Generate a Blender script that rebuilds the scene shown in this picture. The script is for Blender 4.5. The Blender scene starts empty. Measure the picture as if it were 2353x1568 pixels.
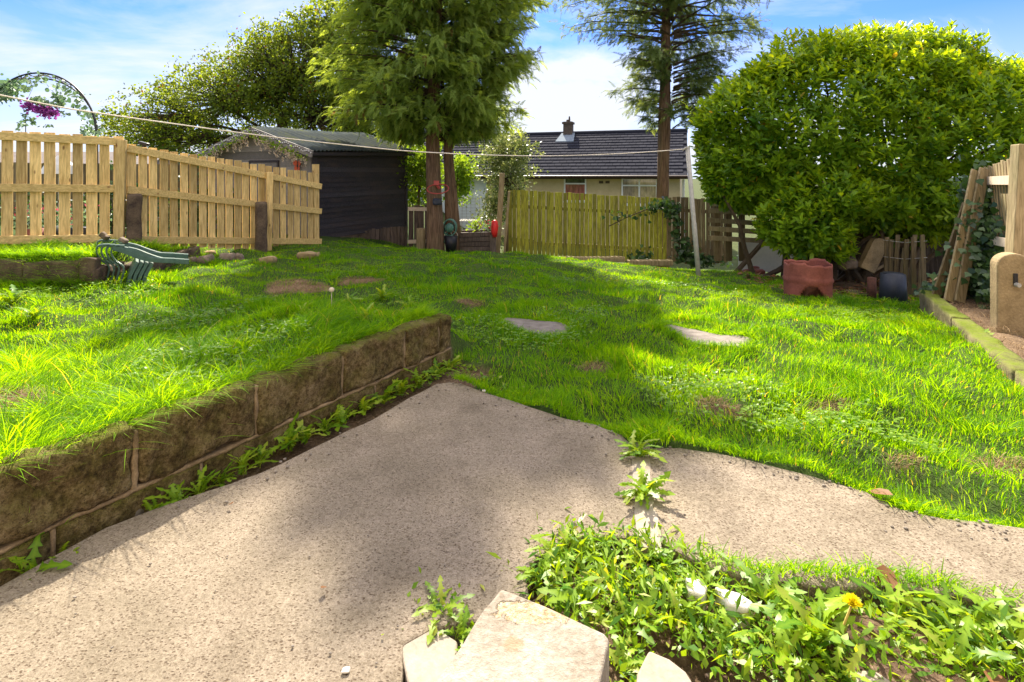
import bpy, math, random
import numpy as np
from mathutils import Vector, Matrix, noise as mnoise
R = math.radians
random.seed(7); rng = np.random.default_rng(7)
scene = bpy.context.scene
col = scene.collection

# ------------------------------------------------------------------ camera, sky, sun, exposure
EYE = 1.12
FPX = 1250.0; CX = 1176.5; HY = 405.0            # focal length, centre and horizon on the 2353 px wide picture
cam = bpy.data.cameras.new('camera'); camo = bpy.data.objects.new('camera', cam); col.objects.link(camo)
cam.sensor_width = 36; cam.lens = 36*FPX/2353
cam.shift_y = -(784-HY)/2353
cam.clip_end = 3000; cam.clip_start = 0.05
camo.location = (0, 0, EYE); camo.rotation_euler = (R(90), 0, 0)
scene.camera = camo

SUN_AZ, SUN_EL = -6.5, 43.0                          # azimuth to the right of +Y
sd = Vector((math.sin(R(SUN_AZ))*math.cos(R(SUN_EL)), math.cos(R(SUN_AZ))*math.cos(R(SUN_EL)), math.sin(R(SUN_EL))))
sl = bpy.data.lights.new('sun', 'SUN'); sl.energy = 5.0; sl.angle = R(0.9); sl.color = (1.0, 0.91, 0.75)
so = bpy.data.objects.new('sun', sl); col.objects.link(so)
so.rotation_euler = (-sd).to_track_quat('-Z', 'Y').to_euler(); so.location = (0, 0, 20)

world = bpy.data.worlds.new('World'); scene.world = world; world.use_nodes = True
wn = world.node_tree; wn.nodes.clear()
def N(nt, t, **kw):
    n = nt.nodes.new(t)
    for k, v in kw.items(): setattr(n, k, v)
    return n
def setin(n, **kw):
    for k, v in kw.items(): n.inputs[k.replace('_', ' ')].default_value = v
wo = N(wn, 'ShaderNodeOutputWorld'); bg = N(wn, 'ShaderNodeBackground')
sky = N(wn, 'ShaderNodeTexSky', sky_type='NISHITA'); sky.sun_disc = False
sky.sun_elevation = R(SUN_EL); sky.sun_rotation = R(SUN_AZ); sky.air_density = 1.0; sky.dust_density = 0.3; sky.ozone_density = 2.5
tcw = N(wn, 'ShaderNodeTexCoord'); sep = N(wn, 'ShaderNodeSeparateXYZ'); wn.links.new(tcw.outputs['Generated'], sep.inputs[0])
addz = N(wn, 'ShaderNodeMath', operation='ADD'); addz.inputs[1].default_value = 0.22; wn.links.new(sep.outputs['Z'], addz.inputs[0])
mx = N(wn, 'ShaderNodeMath', operation='MAXIMUM'); mx.inputs[1].default_value = 0.05; wn.links.new(addz.outputs[0], mx.inputs[0])
dx = N(wn, 'ShaderNodeMath', operation='DIVIDE'); dy = N(wn, 'ShaderNodeMath', operation='DIVIDE')
wn.links.new(sep.outputs['X'], dx.inputs[0]); wn.links.new(mx.outputs[0], dx.inputs[1])
wn.links.new(sep.outputs['Y'], dy.inputs[0]); wn.links.new(mx.outputs[0], dy.inputs[1])
cmb = N(wn, 'ShaderNodeCombineXYZ'); wn.links.new(dx.outputs[0], cmb.inputs[0]); wn.links.new(dy.outputs[0], cmb.inputs[1])
cn = N(wn, 'ShaderNodeTexNoise'); setin(cn, Scale=0.85, Detail=9.0, Roughness=0.6, Distortion=0.5)
cmp_ = N(wn, 'ShaderNodeMapping'); cmp_.inputs['Location'].default_value = (3.1, 7.3, 0); cmp_.inputs['Scale'].default_value = (1.0, 1.5, 1.0)
wn.links.new(cmb.outputs[0], cmp_.inputs[0]); wn.links.new(cmp_.outputs[0], cn.inputs['Vector'])
cr = N(wn, 'ShaderNodeValToRGB'); cr.color_ramp.elements[0].position = 0.43; cr.color_ramp.elements[1].position = 0.70
wn.links.new(cn.outputs['Fac'], cr.inputs[0])
# more cloud low down, as banks near the horizon
low = N(wn, 'ShaderNodeMapRange'); low.inputs['From Min'].default_value = 0.24; low.inputs['From Max'].default_value = 0.03
low.inputs['To Min'].default_value = 0.0; low.inputs['To Max'].default_value = 0.85; wn.links.new(sep.outputs['Z'], low.inputs['Value'])
lf = N(wn, 'ShaderNodeMath', operation='ADD'); lf.use_clamp = True
lm = N(wn, 'ShaderNodeMath', operation='MULTIPLY'); lm.inputs[1].default_value = 1.0
# one cumulus bank standing over the bungalow
nd = N(wn, 'ShaderNodeVectorMath', operation='SUBTRACT'); nd.inputs[1].default_value = (0.085, 0.985, 0.105); wn.links.new(tcw.outputs['Generated'], nd.inputs[0])
ns = N(wn, 'ShaderNodeVectorMath', operation='MULTIPLY'); ns.inputs[1].default_value = (1/0.13, 0, 1/0.095); wn.links.new(nd.outputs[0], ns.inputs[0])
nl = N(wn, 'ShaderNodeVectorMath', operation='LENGTH'); wn.links.new(ns.outputs[0], nl.inputs[0])
n3 = N(wn, 'ShaderNodeTexNoise'); setin(n3, Scale=9.0, Detail=7.0, Roughness=0.6); wn.links.new(tcw.outputs['Generated'], n3.inputs['Vector'])
nm_ = N(wn, 'ShaderNodeMath', operation='MULTIPLY_ADD'); nm_.inputs[1].default_value = 1.3; wn.links.new(n3.outputs['Fac'], nm_.inputs[0]); wn.links.new(nl.outputs['Value'], nm_.inputs[2])
nr = N(wn, 'ShaderNodeMapRange'); nr.inputs['From Min'].default_value = 1.95; nr.inputs['From Max'].default_value = 1.35; wn.links.new(nm_.outputs[0], nr.inputs['Value'])
ny_ = N(wn, 'ShaderNodeMath', operation='GREATER_THAN'); ny_.inputs[1].default_value = 0.0; wn.links.new(sep.outputs['Y'], ny_.inputs[0])
nf_ = N(wn, 'ShaderNodeMath', operation='MULTIPLY'); wn.links.new(nr.outputs[0], nf_.inputs[0]); wn.links.new(ny_.outputs[0], nf_.inputs[1])
na_ = N(wn, 'ShaderNodeMath', operation='ADD'); wn.links.new(cr.outputs[0], na_.inputs[0]); wn.links.new(nf_.outputs[0], na_.inputs[1])
wn.links.new(na_.outputs[0], lf.inputs[0]); wn.links.new(low.outputs[0], lf.inputs[1]); wn.links.new(lf.outputs[0], lm.inputs[0])
tint = N(wn, 'ShaderNodeMix', data_type='RGBA', blend_type='MULTIPLY'); tint.inputs['Factor'].default_value = 1.0
wn.links.new(sky.outputs[0], tint.inputs['A']); tint.inputs['B'].default_value = (0.175, 0.265, 0.53, 1)
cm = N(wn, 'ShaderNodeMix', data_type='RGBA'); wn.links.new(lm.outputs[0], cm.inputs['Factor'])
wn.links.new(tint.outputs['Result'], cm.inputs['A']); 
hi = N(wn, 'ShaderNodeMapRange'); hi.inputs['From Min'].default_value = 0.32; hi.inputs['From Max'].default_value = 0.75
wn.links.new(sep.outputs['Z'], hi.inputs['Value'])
cc_ = N(wn, 'ShaderNodeMix', data_type='RGBA'); cc_.inputs['A'].default_value = (2.15, 2.28, 2.55, 1); cc_.inputs['B'].default_value = (13.0, 11.9, 10.0, 1)  # clouds above the frame made brighter and warmer, as added fill light
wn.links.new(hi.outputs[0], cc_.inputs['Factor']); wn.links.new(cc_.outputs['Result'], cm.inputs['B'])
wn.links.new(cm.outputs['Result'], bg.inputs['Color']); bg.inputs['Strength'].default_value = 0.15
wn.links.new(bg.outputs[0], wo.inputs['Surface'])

scene.view_settings.view_transform = 'Standard'; scene.view_settings.look = 'None'
scene.view_settings.exposure = 1.6; scene.view_settings.gamma = 1.0
scene.cycles.max_bounces = 8; scene.cycles.diffuse_bounces = 4; scene.cycles.transparent_max_bounces = 8
scene.cycles.caustics_reflective = False; scene.cycles.caustics_refractive = False

# ------------------------------------------------------------------ survey helpers: true positions from bearings and distance
def P(x, y, Y): return Vector(((x-CX)/FPX*Y, Y, EYE-(y-HY)/FPX*Y))
def PZ(x, y, z):
    Y = (EYE-z)*FPX/(y-HY); return P(x, y, Y)
def ssm(a, b, x):
    t = np.clip((x-a)/(b-a), 0, 1); return t*t*(3-2*t)
WE = np.array((-0.367, 3.37)); WU = np.array((0.51, 0.86)); WU = WU/np.linalg.norm(WU); WN = np.array((-WU[1], WU[0]))
KA = np.array((2.71, 2.88)); KB = np.array((4.10, 5.46)); KU = (KB-KA)/np.linalg.norm(KB-KA); KN = np.array((KU[1], -KU[0]))
BA = np.array((-5.6, 4.58)); BB = np.array((-3.72, 4.86)); BC = np.array((-3.95, 6.9)); BD = np.array((-3.0, 8.3))
def zt(X, Y):
    X = np.asarray(X, float); Y = np.asarray(Y, float)
    z = -0.085*np.clip(X, 0, 5)*ssm(3, 7, Y)
    z = z - 0.16*np.clip(Y-8, 0, 8.5)*ssm(-4.2, -1.2, X)
    z = z - 0.10*np.clip(Y-11, 0, 5)*ssm(-3.0, -6, X)*0.4
    z = z + 0.10*ssm(0.8, 4, -X)*ssm(2.5, 4.5, Y)
    d = (X-WE[0])*WN[0]+(Y-WE[1])*WN[1]; t = (X-WE[0])*WU[0]+(Y-WE[1])*WU[1]
    m = 0.235*ssm(0.03, 0.07, d)*(1-0.86*ssm(0.6, 2.4, d))*(1-ssm(-0.12, 0.35+0.0*t, t))
    z = z+m
    # raised bed before the new fence
    s1 = ((X-BA[0])*(BA-BB)[1]-(Y-BA[1])*(BA-BB)[0]); s1 = s1/np.linalg.norm(BB-BA)
    n1 = np.array((-(BB-BA)[1], (BB-BA)[0]))/np.linalg.norm(BB-BA)
    a = (X-BA[0])*n1[0]+(Y-BA[1])*n1[1]
    n2 = np.array((-(BC-BB)[1], (BC-BB)[0]))/np.linalg.norm(BC-BB)
    b = (X-BB[0])*n2[0]+(Y-BB[1])*n2[1]
    n3 = np.array((-(BD-BC)[1], (BD-BC)[0]))/np.linalg.norm(BD-BC)
    c = (X-BC[0])*n3[0]+(Y-BC[1])*n3[1]
    inside = ssm(0.03, 0.09, a)*ssm(0.03, 0.10, b)*(1-ssm(10, 14, Y))*np.where(Y > 6.9, ssm(0.0, 0.3, c), 1)
    hb = 0.40-0.24*ssm(5.2, 7.4, Y)-0.22*ssm(7.4, 9.5, Y)
    z = z*(1-inside)+np.maximum(hb, z)*inside
    # soil bed behind the mossy kerb
    kd = (X-KA[0])*KN[0]+(Y-KA[1])*KN[1]; kt = (X-KA[0])*KU[0]+(Y-KA[1])*KU[1]
    ins = ssm(0.04, 0.09, kd)*(1-ssm(3.0, 3.6, kt))
    z = z*(1-ins)+(0.03-0.035*np.clip(kt, 0, 3)+0.10*ssm(0.1, 1.3, kd))*ins
    z = z - 0.05*ssm(4.8, 8, Y)*ssm(-1.6, 0.5, X)
    z = z + 0.016*(np.sin(X*8.3+1.9*np.sin(Y*6.1))+np.sin(Y*9.7+1.6*np.sin(X*7.3+1)))*(1-ssm(9, 10, Y))*ssm(-0.1, 0.3, np.abs(d-0.06)-0.05)
    # gentle unevenness
    z = z + 0.014*np.sin(X*2.9+1.3*np.sin(Y*1.7))*np.cos(Y*2.3+X)+0.008*np.sin(X*7.1+Y*5.3)
    return z
def zs(x, y): return float(zt(x, y))
def G(x, y):
    """the point of the ground seen in direction x, y"""
    Y = 1.2
    while Y < 60:
        p = P(x, y, Y)
        if p.z <= zs(p.x, p.y): return p
        Y += 0.01 if Y < 9 else 0.05
    return P(x, y, 20)

# ------------------------------------------------------------------ materials
def newmat(name):
    m = bpy.data.materials.new(name); m.use_nodes = True; nt = m.node_tree; nt.nodes.clear()
    out = N(nt, 'ShaderNodeOutputMaterial'); return m, nt, out
def ramp(nt, stops, src):
    r = N(nt, 'ShaderNodeValToRGB'); e = r.color_ramp.elements
    while len(e) < len(stops): e.new(0.5)
    for k, (p, c) in enumerate(stops):
        e[k].position = p; e[k].color = (c[0], c[1], c[2], 1)
    nt.links.new(src, r.inputs[0]); return r.outputs[0]
def texnoise(nt, vec, scale, detail=6, rough=0.6, dist=0.0):
    n = N(nt, 'ShaderNodeTexNoise'); setin(n, Scale=scale, Detail=detail, Roughness=rough, Distortion=dist)
    nt.links.new(vec, n.inputs['Vector']); return n.outputs['Fac']
def mapping(nt, vec, scale=(1, 1, 1), rot=(0, 0, 0)):
    m = N(nt, 'ShaderNodeMapping'); m.inputs['Scale'].default_value = scale; m.inputs['Rotation'].default_value = rot
    nt.links.new(vec, m.inputs[0]); return m.outputs[0]
def mixc(nt, f, a, b, mode='MIX'):
    m = N(nt, 'ShaderNodeMix', data_type='RGBA', blend_type=mode)
    for s, v in (('Factor', f), ('A', a), ('B', b)):
        if isinstance(v, (int, float)): m.inputs[s].default_value = v
        elif isinstance(v, tuple): m.inputs[s].default_value = (*v[:3], 1)
        else: nt.links.new(v, m.inputs[s])
    return m.outputs['Result']
def mth(nt, op, a, b=0.0, clamp=False):
    m = N(nt, 'ShaderNodeMath', operation=op); m.use_clamp = clamp
    for i, v in enumerate((a, b)):
        if isinstance(v, (int, float)): m.inputs[i].default_value = v
        else: nt.links.new(v, m.inputs[i])
    return m.outputs[0]
def attr(nt):
    a = N(nt, 'ShaderNodeAttribute'); a.attribute_name = 'tint'
    s = N(nt, 'ShaderNodeSeparateXYZ'); nt.links.new(a.outputs['Vector'], s.inputs[0]); return s.outputs
def bump(nt, h, strength=0.4, dist=0.01):
    b = N(nt, 'ShaderNodeBump'); b.inputs['Strength'].default_value = strength; b.inputs['Distance'].default_value = dist
    nt.links.new(h, b.inputs['Height']); return b.outputs[0]
def principled(nt, out, base, rough=0.8, normal=None, metallic=0.0, spec=0.3):
    p = N(nt, 'ShaderNodeBsdfPrincipled')
    if isinstance(base, tuple): p.inputs['Base Color'].default_value = (*base, 1)
    else: nt.links.new(base, p.inputs['Base Color'])
    if isinstance(rough, (int, float)): p.inputs['Roughness'].default_value = rough
    else: nt.links.new(rough, p.inputs['Roughness'])
    p.inputs['Metallic'].default_value = metallic; p.inputs['Specular IOR Level'].default_value = spec
    if normal is not None: nt.links.new(normal, p.inputs['Normal'])
    if out is not None: nt.links.new(p.outputs[0], out.inputs['Surface'])
    return p
def objco(nt): return N(nt, 'ShaderNodeTexCoord').outputs['Object']
def geopos(nt): return N(nt, 'ShaderNodeNewGeometry').outputs['Position']

def plain(name, c1, c2=None, scale=8, rough=0.7, metallic=0.0, b=0.15, spec=0.3, dist=0.004):
    m, nt, out = newmat(name); co = geopos(nt)
    c2 = c2 or tuple(v*0.7 for v in c1)
    n = texnoise(nt, co, scale, 7, 0.65); n2 = texnoise(nt, co, scale*9, 4, 0.6)
    c = ramp(nt, [(0.35, c2), (0.65, c1)], mixc(nt, 0.35, n, n2))
    principled(nt, out, c, rough, bump(nt, n2, b, dist), metallic, spec); return m
def leafmat(name, dark, light, trans=None, rough=0.45, tfac=0.42, spec=0.35, extra=None):
    m, nt, out = newmat(name); t = attr(nt)
    c = ramp(nt, [(0.0, dark), (0.8, light)] + ([(0.97, extra)] if extra else []), t[0])
    p = principled(nt, None, c, rough, None, 0, spec)
    tr = N(nt, 'ShaderNodeBsdfTranslucent')
    tc = mixc(nt, 1.0, c, trans or (1.9, 1.75, 0.7), 'MULTIPLY'); nt.links.new(tc, tr.inputs[0])
    ms = N(nt, 'ShaderNodeMixShader'); ms.inputs[0].default_value = tfac
    nt.links.new(p.outputs[0], ms.inputs[1]); nt.links.new(tr.outputs[0], ms.inputs[2]); nt.links.new(ms.outputs[0], out.inputs['Surface'])
    return m
def woodmat(name, dark, light, knot=(0.12, 0.05, 0.02), green=None, axis=2, gscale=6.0, rough=0.75, knots=True, stain=0.5):
    """grain runs along the given world axis, each board shifted by its own tint"""
    m, nt, out = newmat(name); co = geopos(nt); t = attr(nt)
    off = N(nt, 'ShaderNodeCombineXYZ'); nt.links.new(mth(nt, 'MULTIPLY', t[0], 37.0), off.inputs[0]); nt.links.new(mth(nt, 'MULTIPLY', t[1], 11.0), off.inputs[2])
    va = N(nt, 'ShaderNodeVectorMath', operation='ADD'); nt.links.new(co, va.inputs[0]); nt.links.new(off.outputs[0], va.inputs[1])
    sc = [9.0, 9.0, 9.0]; sc[axis] = 0.8
    gr = texnoise(nt, mapping(nt, va.outputs[0], tuple(sc)), gscale, 6, 0.65, 0.6)
    base = ramp(nt, [(0.36, dark), (0.62, light)], gr)
    bl = mth(nt, 'ADD', mth(nt, 'MULTIPLY', t[0], 0.55), 0.66)
    cb = N(nt, 'ShaderNodeCombineXYZ')
    for i in range(3): nt.links.new(bl, cb.inputs[i])
    base = mixc(nt, 1.0, base, cb.outputs[0], 'MULTIPLY')
    st = texnoise(nt, mapping(nt, va.outputs[0], (1, 1, 0.45) if axis == 2 else (0.45, 0.45, 1)), 3.5, 6, 0.7)
    stf = ramp(nt, [(0.48, (0, 0, 0)), (0.72, (stain,)*3)], st)
    base = mixc(nt, stf, base, green or tuple(v*0.5 for v in dark))
    if knots:
        sk = [1.0, 1.0, 1.0]; sk[axis] = 0.45
        vo = N(nt, 'ShaderNodeTexVoronoi'); vo.inputs['Scale'].default_value = 9.0; nt.links.new(mapping(nt, va.outputs[0], tuple(sk)), vo.inputs['Vector'])
        kf = ramp(nt, [(0.055, (0.85,)*3), (0.13, (0, 0, 0))], vo.outputs['Distance'])
        base = mixc(nt, kf, base, knot)
    principled(nt, out, base, rough, bump(nt, gr, 0.35, 0.004), 0, 0.25); return m

M = {}
M['grass'] = leafmat('grass_blades', (0.040, 0.165, 0.004), (0.175, 0.370, 0.008), (3.0, 2.0, 0.25), 0.5, 0.56, 0.12, (0.35, 0.31, 0.12))
M['weed'] = leafmat('weed_leaf', (0.060, 0.170, 0.008), (0.260, 0.400, 0.022), (1.9, 1.5, 0.35), 0.42, 0.45, 0.28, (0.36, 0.33, 0.08))
M['laurel'] = leafmat('laurel_leaf', (0.050, 0.140, 0.010), (0.250, 0.410, 0.022), (2.7, 1.95, 0.45), 0.36, 0.52, 0.28, (0.42, 0.32, 0.05))
M['cypress'] = leafmat('cypress_spray', (0.085, 0.160, 0.028), (0.300, 0.400, 0.095), (2.0, 1.7, 0.6), 0.6, 0.48, 0.10, (0.16, 0.09, 0.04))
M['spruce'] = leafmat('spruce_spray', (0.055, 0.105, 0.032), (0.200, 0.270, 0.085), (1.8, 1.5, 0.8), 0.6, 0.40, 0.12)
M['broad'] = leafmat('broad_leaf', (0.048, 0.085, 0.018), (0.200, 0.270, 0.040), (2.1, 1.8, 0.5), 0.5, 0.50, 0.15, (0.14, 0.07, 0.03))
M['lime'] = leafmat('yellow_green_leaf', (0.10, 0.20, 0.02), (0.26, 0.36, 0.03), (1.5, 1.4, 0.6), 0.5, 0.5, 0.3)
M['varieg'] = leafmat('variegated_leaf', (0.07, 0.13, 0.035), (0.34, 0.38, 0.16), (1.3, 1.2, 0.8), 0.45, 0.35, 0.4, (0.55, 0.55, 0.32))
M['ivy'] = leafmat('ivy_leaf', (0.012, 0.040, 0.012), (0.065, 0.13, 0.030), (1.8, 1.6, 0.6), 0.34, 0.22, 0.4)
M['euc'] = leafmat('round_leaf', (0.08, 0.16, 0.09), (0.25, 0.36, 0.22), (1.3, 1.3, 0.9), 0.5, 0.3, 0.3)
M['purple'] = leafmat('purple_petal', (0.16, 0.02, 0.20), (0.45, 0.12, 0.42), (1.3, 1.0, 1.3), 0.6, 0.4, 0.2)
M['red'] = leafmat('red_petal', (0.45, 0.02, 0.03), (0.75, 0.15, 0.25), (1.2, 1.0, 1.0), 0.6, 0.3, 0.2)
M['wist'] = leafmat('cream_petal', (0.42, 0.34, 0.26), (0.70, 0.60, 0.46), (1.1, 1.0, 0.9), 0.6, 0.3, 0.2)
M['straw'] = leafmat('dry_straw', (0.12, 0.07, 0.035), (0.38, 0.26, 0.13), (1.1, 1.0, 0.9), 0.7, 0.15, 0.2)
M['deadleaf'] = leafmat('dead_leaf', (0.10, 0.045, 0.020), (0.27, 0.13, 0.055), (1.1, 1.0, 0.9), 0.6, 0.2, 0.2)
M['yellow'] = leafmat('yellow_petal', (0.88, 0.72, 0.01), (0.95, 0.84, 0.02), (1.05, 1.05, 0.5), 0.6, 0.3, 0.2)
M['pine'] = woodmat('new_pine', (0.42, 0.28, 0.10), (0.74, 0.53, 0.225), (0.15, 0.065, 0.02), (0.30, 0.22, 0.07), 2)
M['pinerail'] = woodmat('new_pine_rail', (0.42, 0.29, 0.10), (0.68, 0.49, 0.20), (0.20, 0.10, 0.04), (0.34, 0.27, 0.11), 0)
M['green'] = woodmat('algae_board', (0.17, 0.165, 0.018), (0.42, 0.40, 0.040), (0.07, 0.05, 0.02), (0.11, 0.09, 0.03), 2, stain=0.75, knots=False)
M['brown'] = woodmat('old_brown_board', (0.10, 0.070, 0.035), (0.23, 0.17, 0.085), (0.05, 0.03, 0.02), (0.12, 0.12, 0.03), 2, knots=False)
M['brownh'] = woodmat('old_brown_board_flat', (0.10, 0.070, 0.040), (0.25, 0.18, 0.10), (0.05, 0.03, 0.02), (0.11, 0.10, 0.04), 0, knots=False)
M['greypost'] = woodmat('weathered_post', (0.19, 0.14, 0.07), (0.38, 0.29, 0.16), (0.05, 0.03, 0.02), (0.17, 0.17, 0.06), 2, knots=False)
M['dark'] = woodmat('dark_stained_board', (0.026, 0.023, 0.027), (0.056, 0.048, 0.052), (0.02, 0.01, 0.01), (0.075, 0.050, 0.040), 0, knots=False, stain=0.6)
M['picket'] = woodmat('dark_picket', (0.045, 0.032, 0.025), (0.13, 0.095, 0.075), (0.02, 0.01, 0.01), (0.17, 0.13, 0.10), 2, knots=False)
M['greyboard'] = woodmat('grey_painted_board', (0.15, 0.135, 0.125), (0.21, 0.19, 0.175), None or (0.1, 0.1, 0.1), (0.13, 0.11, 0.10), 0, knots=False, stain=0.3)
M['palerail'] = plain('pale_rail', (0.62, 0.52, 0.40), (0.45, 0.36, 0.26), 12)
M['bark'] = woodmat('bark', (0.075, 0.042, 0.024), (0.22, 0.135, 0.080), (0.05, 0.03, 0.02), (0.12, 0.10, 0.04), 2, 4.0, 0.9, False, 0.4)
M['stub'] = plain('dark_concrete_stub', (0.15, 0.105, 0.065), (0.035, 0.022, 0.018), 7, 0.9, b=0.5, dist=0.01)
M['twig'] = plain('twig_bark', (0.11, 0.08, 0.05), (0.05, 0.035, 0.02), 12, 0.9)
M['white'] = plain('white_paint', (0.70, 0.67, 0.62), (0.50, 0.46, 0.40), 9, 0.7)
M['upvc'] = plain('white_plastic', (0.80, 0.80, 0.80), (0.70, 0.70, 0.70), 4, 0.35, b=0.02)
M['line'] = plain('clothes_line', (0.75, 0.68, 0.58), (0.60, 0.52, 0.42), 20, 0.6)
M['postmetal'] = plain('grey_painted_steel', (0.47, 0.45, 0.40), (0.30, 0.28, 0.24), 14, 0.55, b=0.1)
M['rust'] = plain('rusty_red_steel', (0.30, 0.095, 0.065), (0.15, 0.045, 0.032), 6, 0.7, b=0.3)
M['rustd'] = plain('rusty_dark_steel', (0.14, 0.055, 0.035), (0.03, 0.016, 0.012), 9, 0.85, b=0.4)
M['plasticg'] = plain('green_chair_plastic', (0.085, 0.150, 0.122), (0.040, 0.075, 0.064), 9, 0.38, b=0.05, spec=0.5)
M['archm'] = plain('dark_green_steel', (0.030, 0.036, 0.036), (0.02, 0.02, 0.02), 10, 0.45)
M['black'] = plain('black_plastic', (0.018, 0.018, 0.022), (0.010, 0.010, 0.012), 10, 0.4)
M['bluegrey'] = plain('blue_grey_plastic', (0.040, 0.046, 0.062), (0.02, 0.024, 0.034), 10, 0.5)
M['hoop'] = plain('red_painted_hoop', (0.50, 0.085, 0.07), (0.33, 0.05, 0.04), 12, 0.5)
M['redp'] = plain('red_plastic', (0.72, 0.035, 0.03), (0.55, 0.02, 0.02), 8, 0.4)
M['hose'] = plain('green_hose_plastic', (0.10, 0.22, 0.17), (0.05, 0.12, 0.09), 10, 0.4)
M['render'] = plain('beige_render', (0.62, 0.50, 0.30), (0.50, 0.39, 0.22), 3, 0.9)
M['renderc'] = plain('cream_render', (0.72, 0.64, 0.50), (0.62, 0.54, 0.41), 2, 0.9)
M['renderw'] = plain('white_render', (0.80, 0.82, 0.79), (0.66, 0.70, 0.67), 2, 0.9)
M['brick'] = plain('brown_chimney_brick', (0.135, 0.10, 0.07), (0.07, 0.052, 0.038), 9, 0.9, b=0.5)
M['lead'] = plain('pale_lead_flashing', (0.22, 0.26, 0.30), (0.15, 0.18, 0.21), 5, 0.9, spec=0.05)
M['fascia'] = plain('brown_fascia', (0.055, 0.028, 0.018), (0.03, 0.016, 0.012), 8, 0.5)
M['slab'] = plain('grey_paving', (0.22, 0.19, 0.165), (0.11, 0.092, 0.075), 11, 0.9, b=0.3)
M['rock'] = plain('brown_rock', (0.25, 0.19, 0.14), (0.10, 0.075, 0.05), 9, 0.9, b=0.6, dist=0.01)
M['spur'] = plain('sandy_concrete', (0.36, 0.265, 0.14), (0.18, 0.125, 0.06), 7, 0.9, b=0.5, dist=0.01)
M['mortar'] = plain('mortar', (0.30, 0.215, 0.125), (0.10, 0.065, 0.03), 16, 0.95, b=0.5)
M['palestone'] = plain('pale_cut_stone', (0.34, 0.295, 0.24), (0.23, 0.19, 0.145), 9, 0.9, b=0.5)
M['brownroof'] = plain('far_roof_tile', (0.20, 0.17, 0.15), (0.13, 0.11, 0.10), 3, 0.9)
M['cloth'] = plain('white_cover', (0.72, 0.70, 0.66), (0.55, 0.53, 0.50), 5, 0.8)

def glassm(name, c, rough=0.06):
    m, nt, out = newmat(name); co = geopos(nt)
    n = texnoise(nt, mapping(nt, co, (2.5, 2.5, 0.6)), 5, 4, 0.6)
    principled(nt, out, ramp(nt, [(0.35, tuple(v*0.45 for v in c)), (0.65, c)], n), rough, None, 0, 0.8); return m
M['glass'] = glassm('window_glass', (0.10, 0.10, 0.09)); M['glassp'] = glassm('window_glass_pink', (0.42, 0.15, 0.12)); M['glassn'] = glassm('window_glass_net', (0.42, 0.34, 0.26))  # second pane colour is a mottled pink

def tilemat():
    m, nt, out = newmat('dark_roof_tile'); t = attr(nt); co = geopos(nt)
    n = texnoise(nt, co, 7, 6, 0.6)
    c = ramp(nt, [(0.0, (0.020, 0.021, 0.029)), (1.0, (0.038, 0.039, 0.050))], mixc(nt, 0.5, t[0], n))
    v = N(nt, 'ShaderNodeTexVoronoi'); v.inputs['Scale'].default_value = 1.6; nt.links.new(co, v.inputs['Vector'])
    c = mixc(nt, ramp(nt, [(0.022, (0.8,)*3), (0.035, (0, 0, 0))], v.outputs['Distance']), c, (0.30, 0.30, 0.27))
    principled(nt, out, c, 0.95, bump(nt, n, 0.3, 0.01), 0, 0.02); return m
M['tile'] = tilemat()
def corrugm():
    m, nt, out = newmat('bitumen_sheet'); co = geopos(nt)
    n = texnoise(nt, co, 1.6, 8, 0.65); n2 = texnoise(nt, co, 16, 5, 0.6)
    c = ramp(nt, [(0.38, (0.035, 0.048, 0.052)), (0.52, (0.060, 0.070, 0.068)), (0.60, (0.075, 0.088, 0.034)), (0.74, (0.20, 0.17, 0.12))], mixc(nt, 0.3, n, n2))
    principled(nt, out, c, 0.95, bump(nt, n2, 0.2, 0.004), 0, 0.02); return m
M['corr'] = corrugm()
def patiomat():
    m, nt, out = newmat('exposed_aggregate_concrete'); co = geopos(nt)
    big = texnoise(nt, co, 1.1, 6, 0.6); mid = texnoise(nt, co, 6, 6, 0.65); f = texnoise(nt, co, 70, 4, 0.75); ff = texnoise(nt, co, 190, 3, 0.75)
    c = ramp(nt, [(0.34, (0.158, 0.132, 0.096)), (0.50, (0.225, 0.187, 0.142)), (0.68, (0.280, 0.230, 0.182))], mixc(nt, 0.35, big, mid))
    st_ = texnoise(nt, co, 2.6, 7, 0.7, 0.8); c = mixc(nt, ramp(nt, [(0.50, (0, 0, 0)), (0.66, (0.55,)*3)], st_), c, (0.125, 0.102, 0.074))
    grain = ramp(nt, [(0.34, (0.48, 0.43, 0.38)), (0.43, (0.80, 0.77, 0.73)), (0.50, (1.0, 1.0, 1.0)), (0.64, (1.45, 1.43, 1.40))], mixc(nt, 0.5, f, ff))
    c = mixc(nt, 1.0, c, grain, 'MULTIPLY')
    v = N(nt, 'ShaderNodeTexVoronoi'); v.inputs['Scale'].default_value = 88; v.inputs['Randomness'].default_value = 1.0; nt.links.new(mapping(nt, co, (1.0, 1.5, 1.0), (0, 0, 0.6)), v.inputs['Vector'])
    wv = mth(nt, 'ADD', v.outputs['Distance'], mth(nt, 'MULTIPLY', mth(nt, 'SUBTRACT', ff, 0.5), 0.5))
    pit = mth(nt, 'MULTIPLY', ramp(nt, [(0.18, (1, 1, 1)), (0.34, (0, 0, 0))], wv), ramp(nt, [(0.40, (0, 0, 0)), (0.50, (1, 1, 1))], texnoise(nt, co, 24, 5, 0.75)))
    c = mixc(nt, mth(nt, 'MULTIPLY', pit, 0.72), c, (0.085, 0.055, 0.035))
    h = mth(nt, 'SUBTRACT', ff, mth(nt, 'MULTIPLY', pit, 0.8))
    principled(nt, out, c, 0.95, bump(nt, h, 0.7, 0.004), 0, 0.08); return m
M['patio'] = patiomat()
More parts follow.
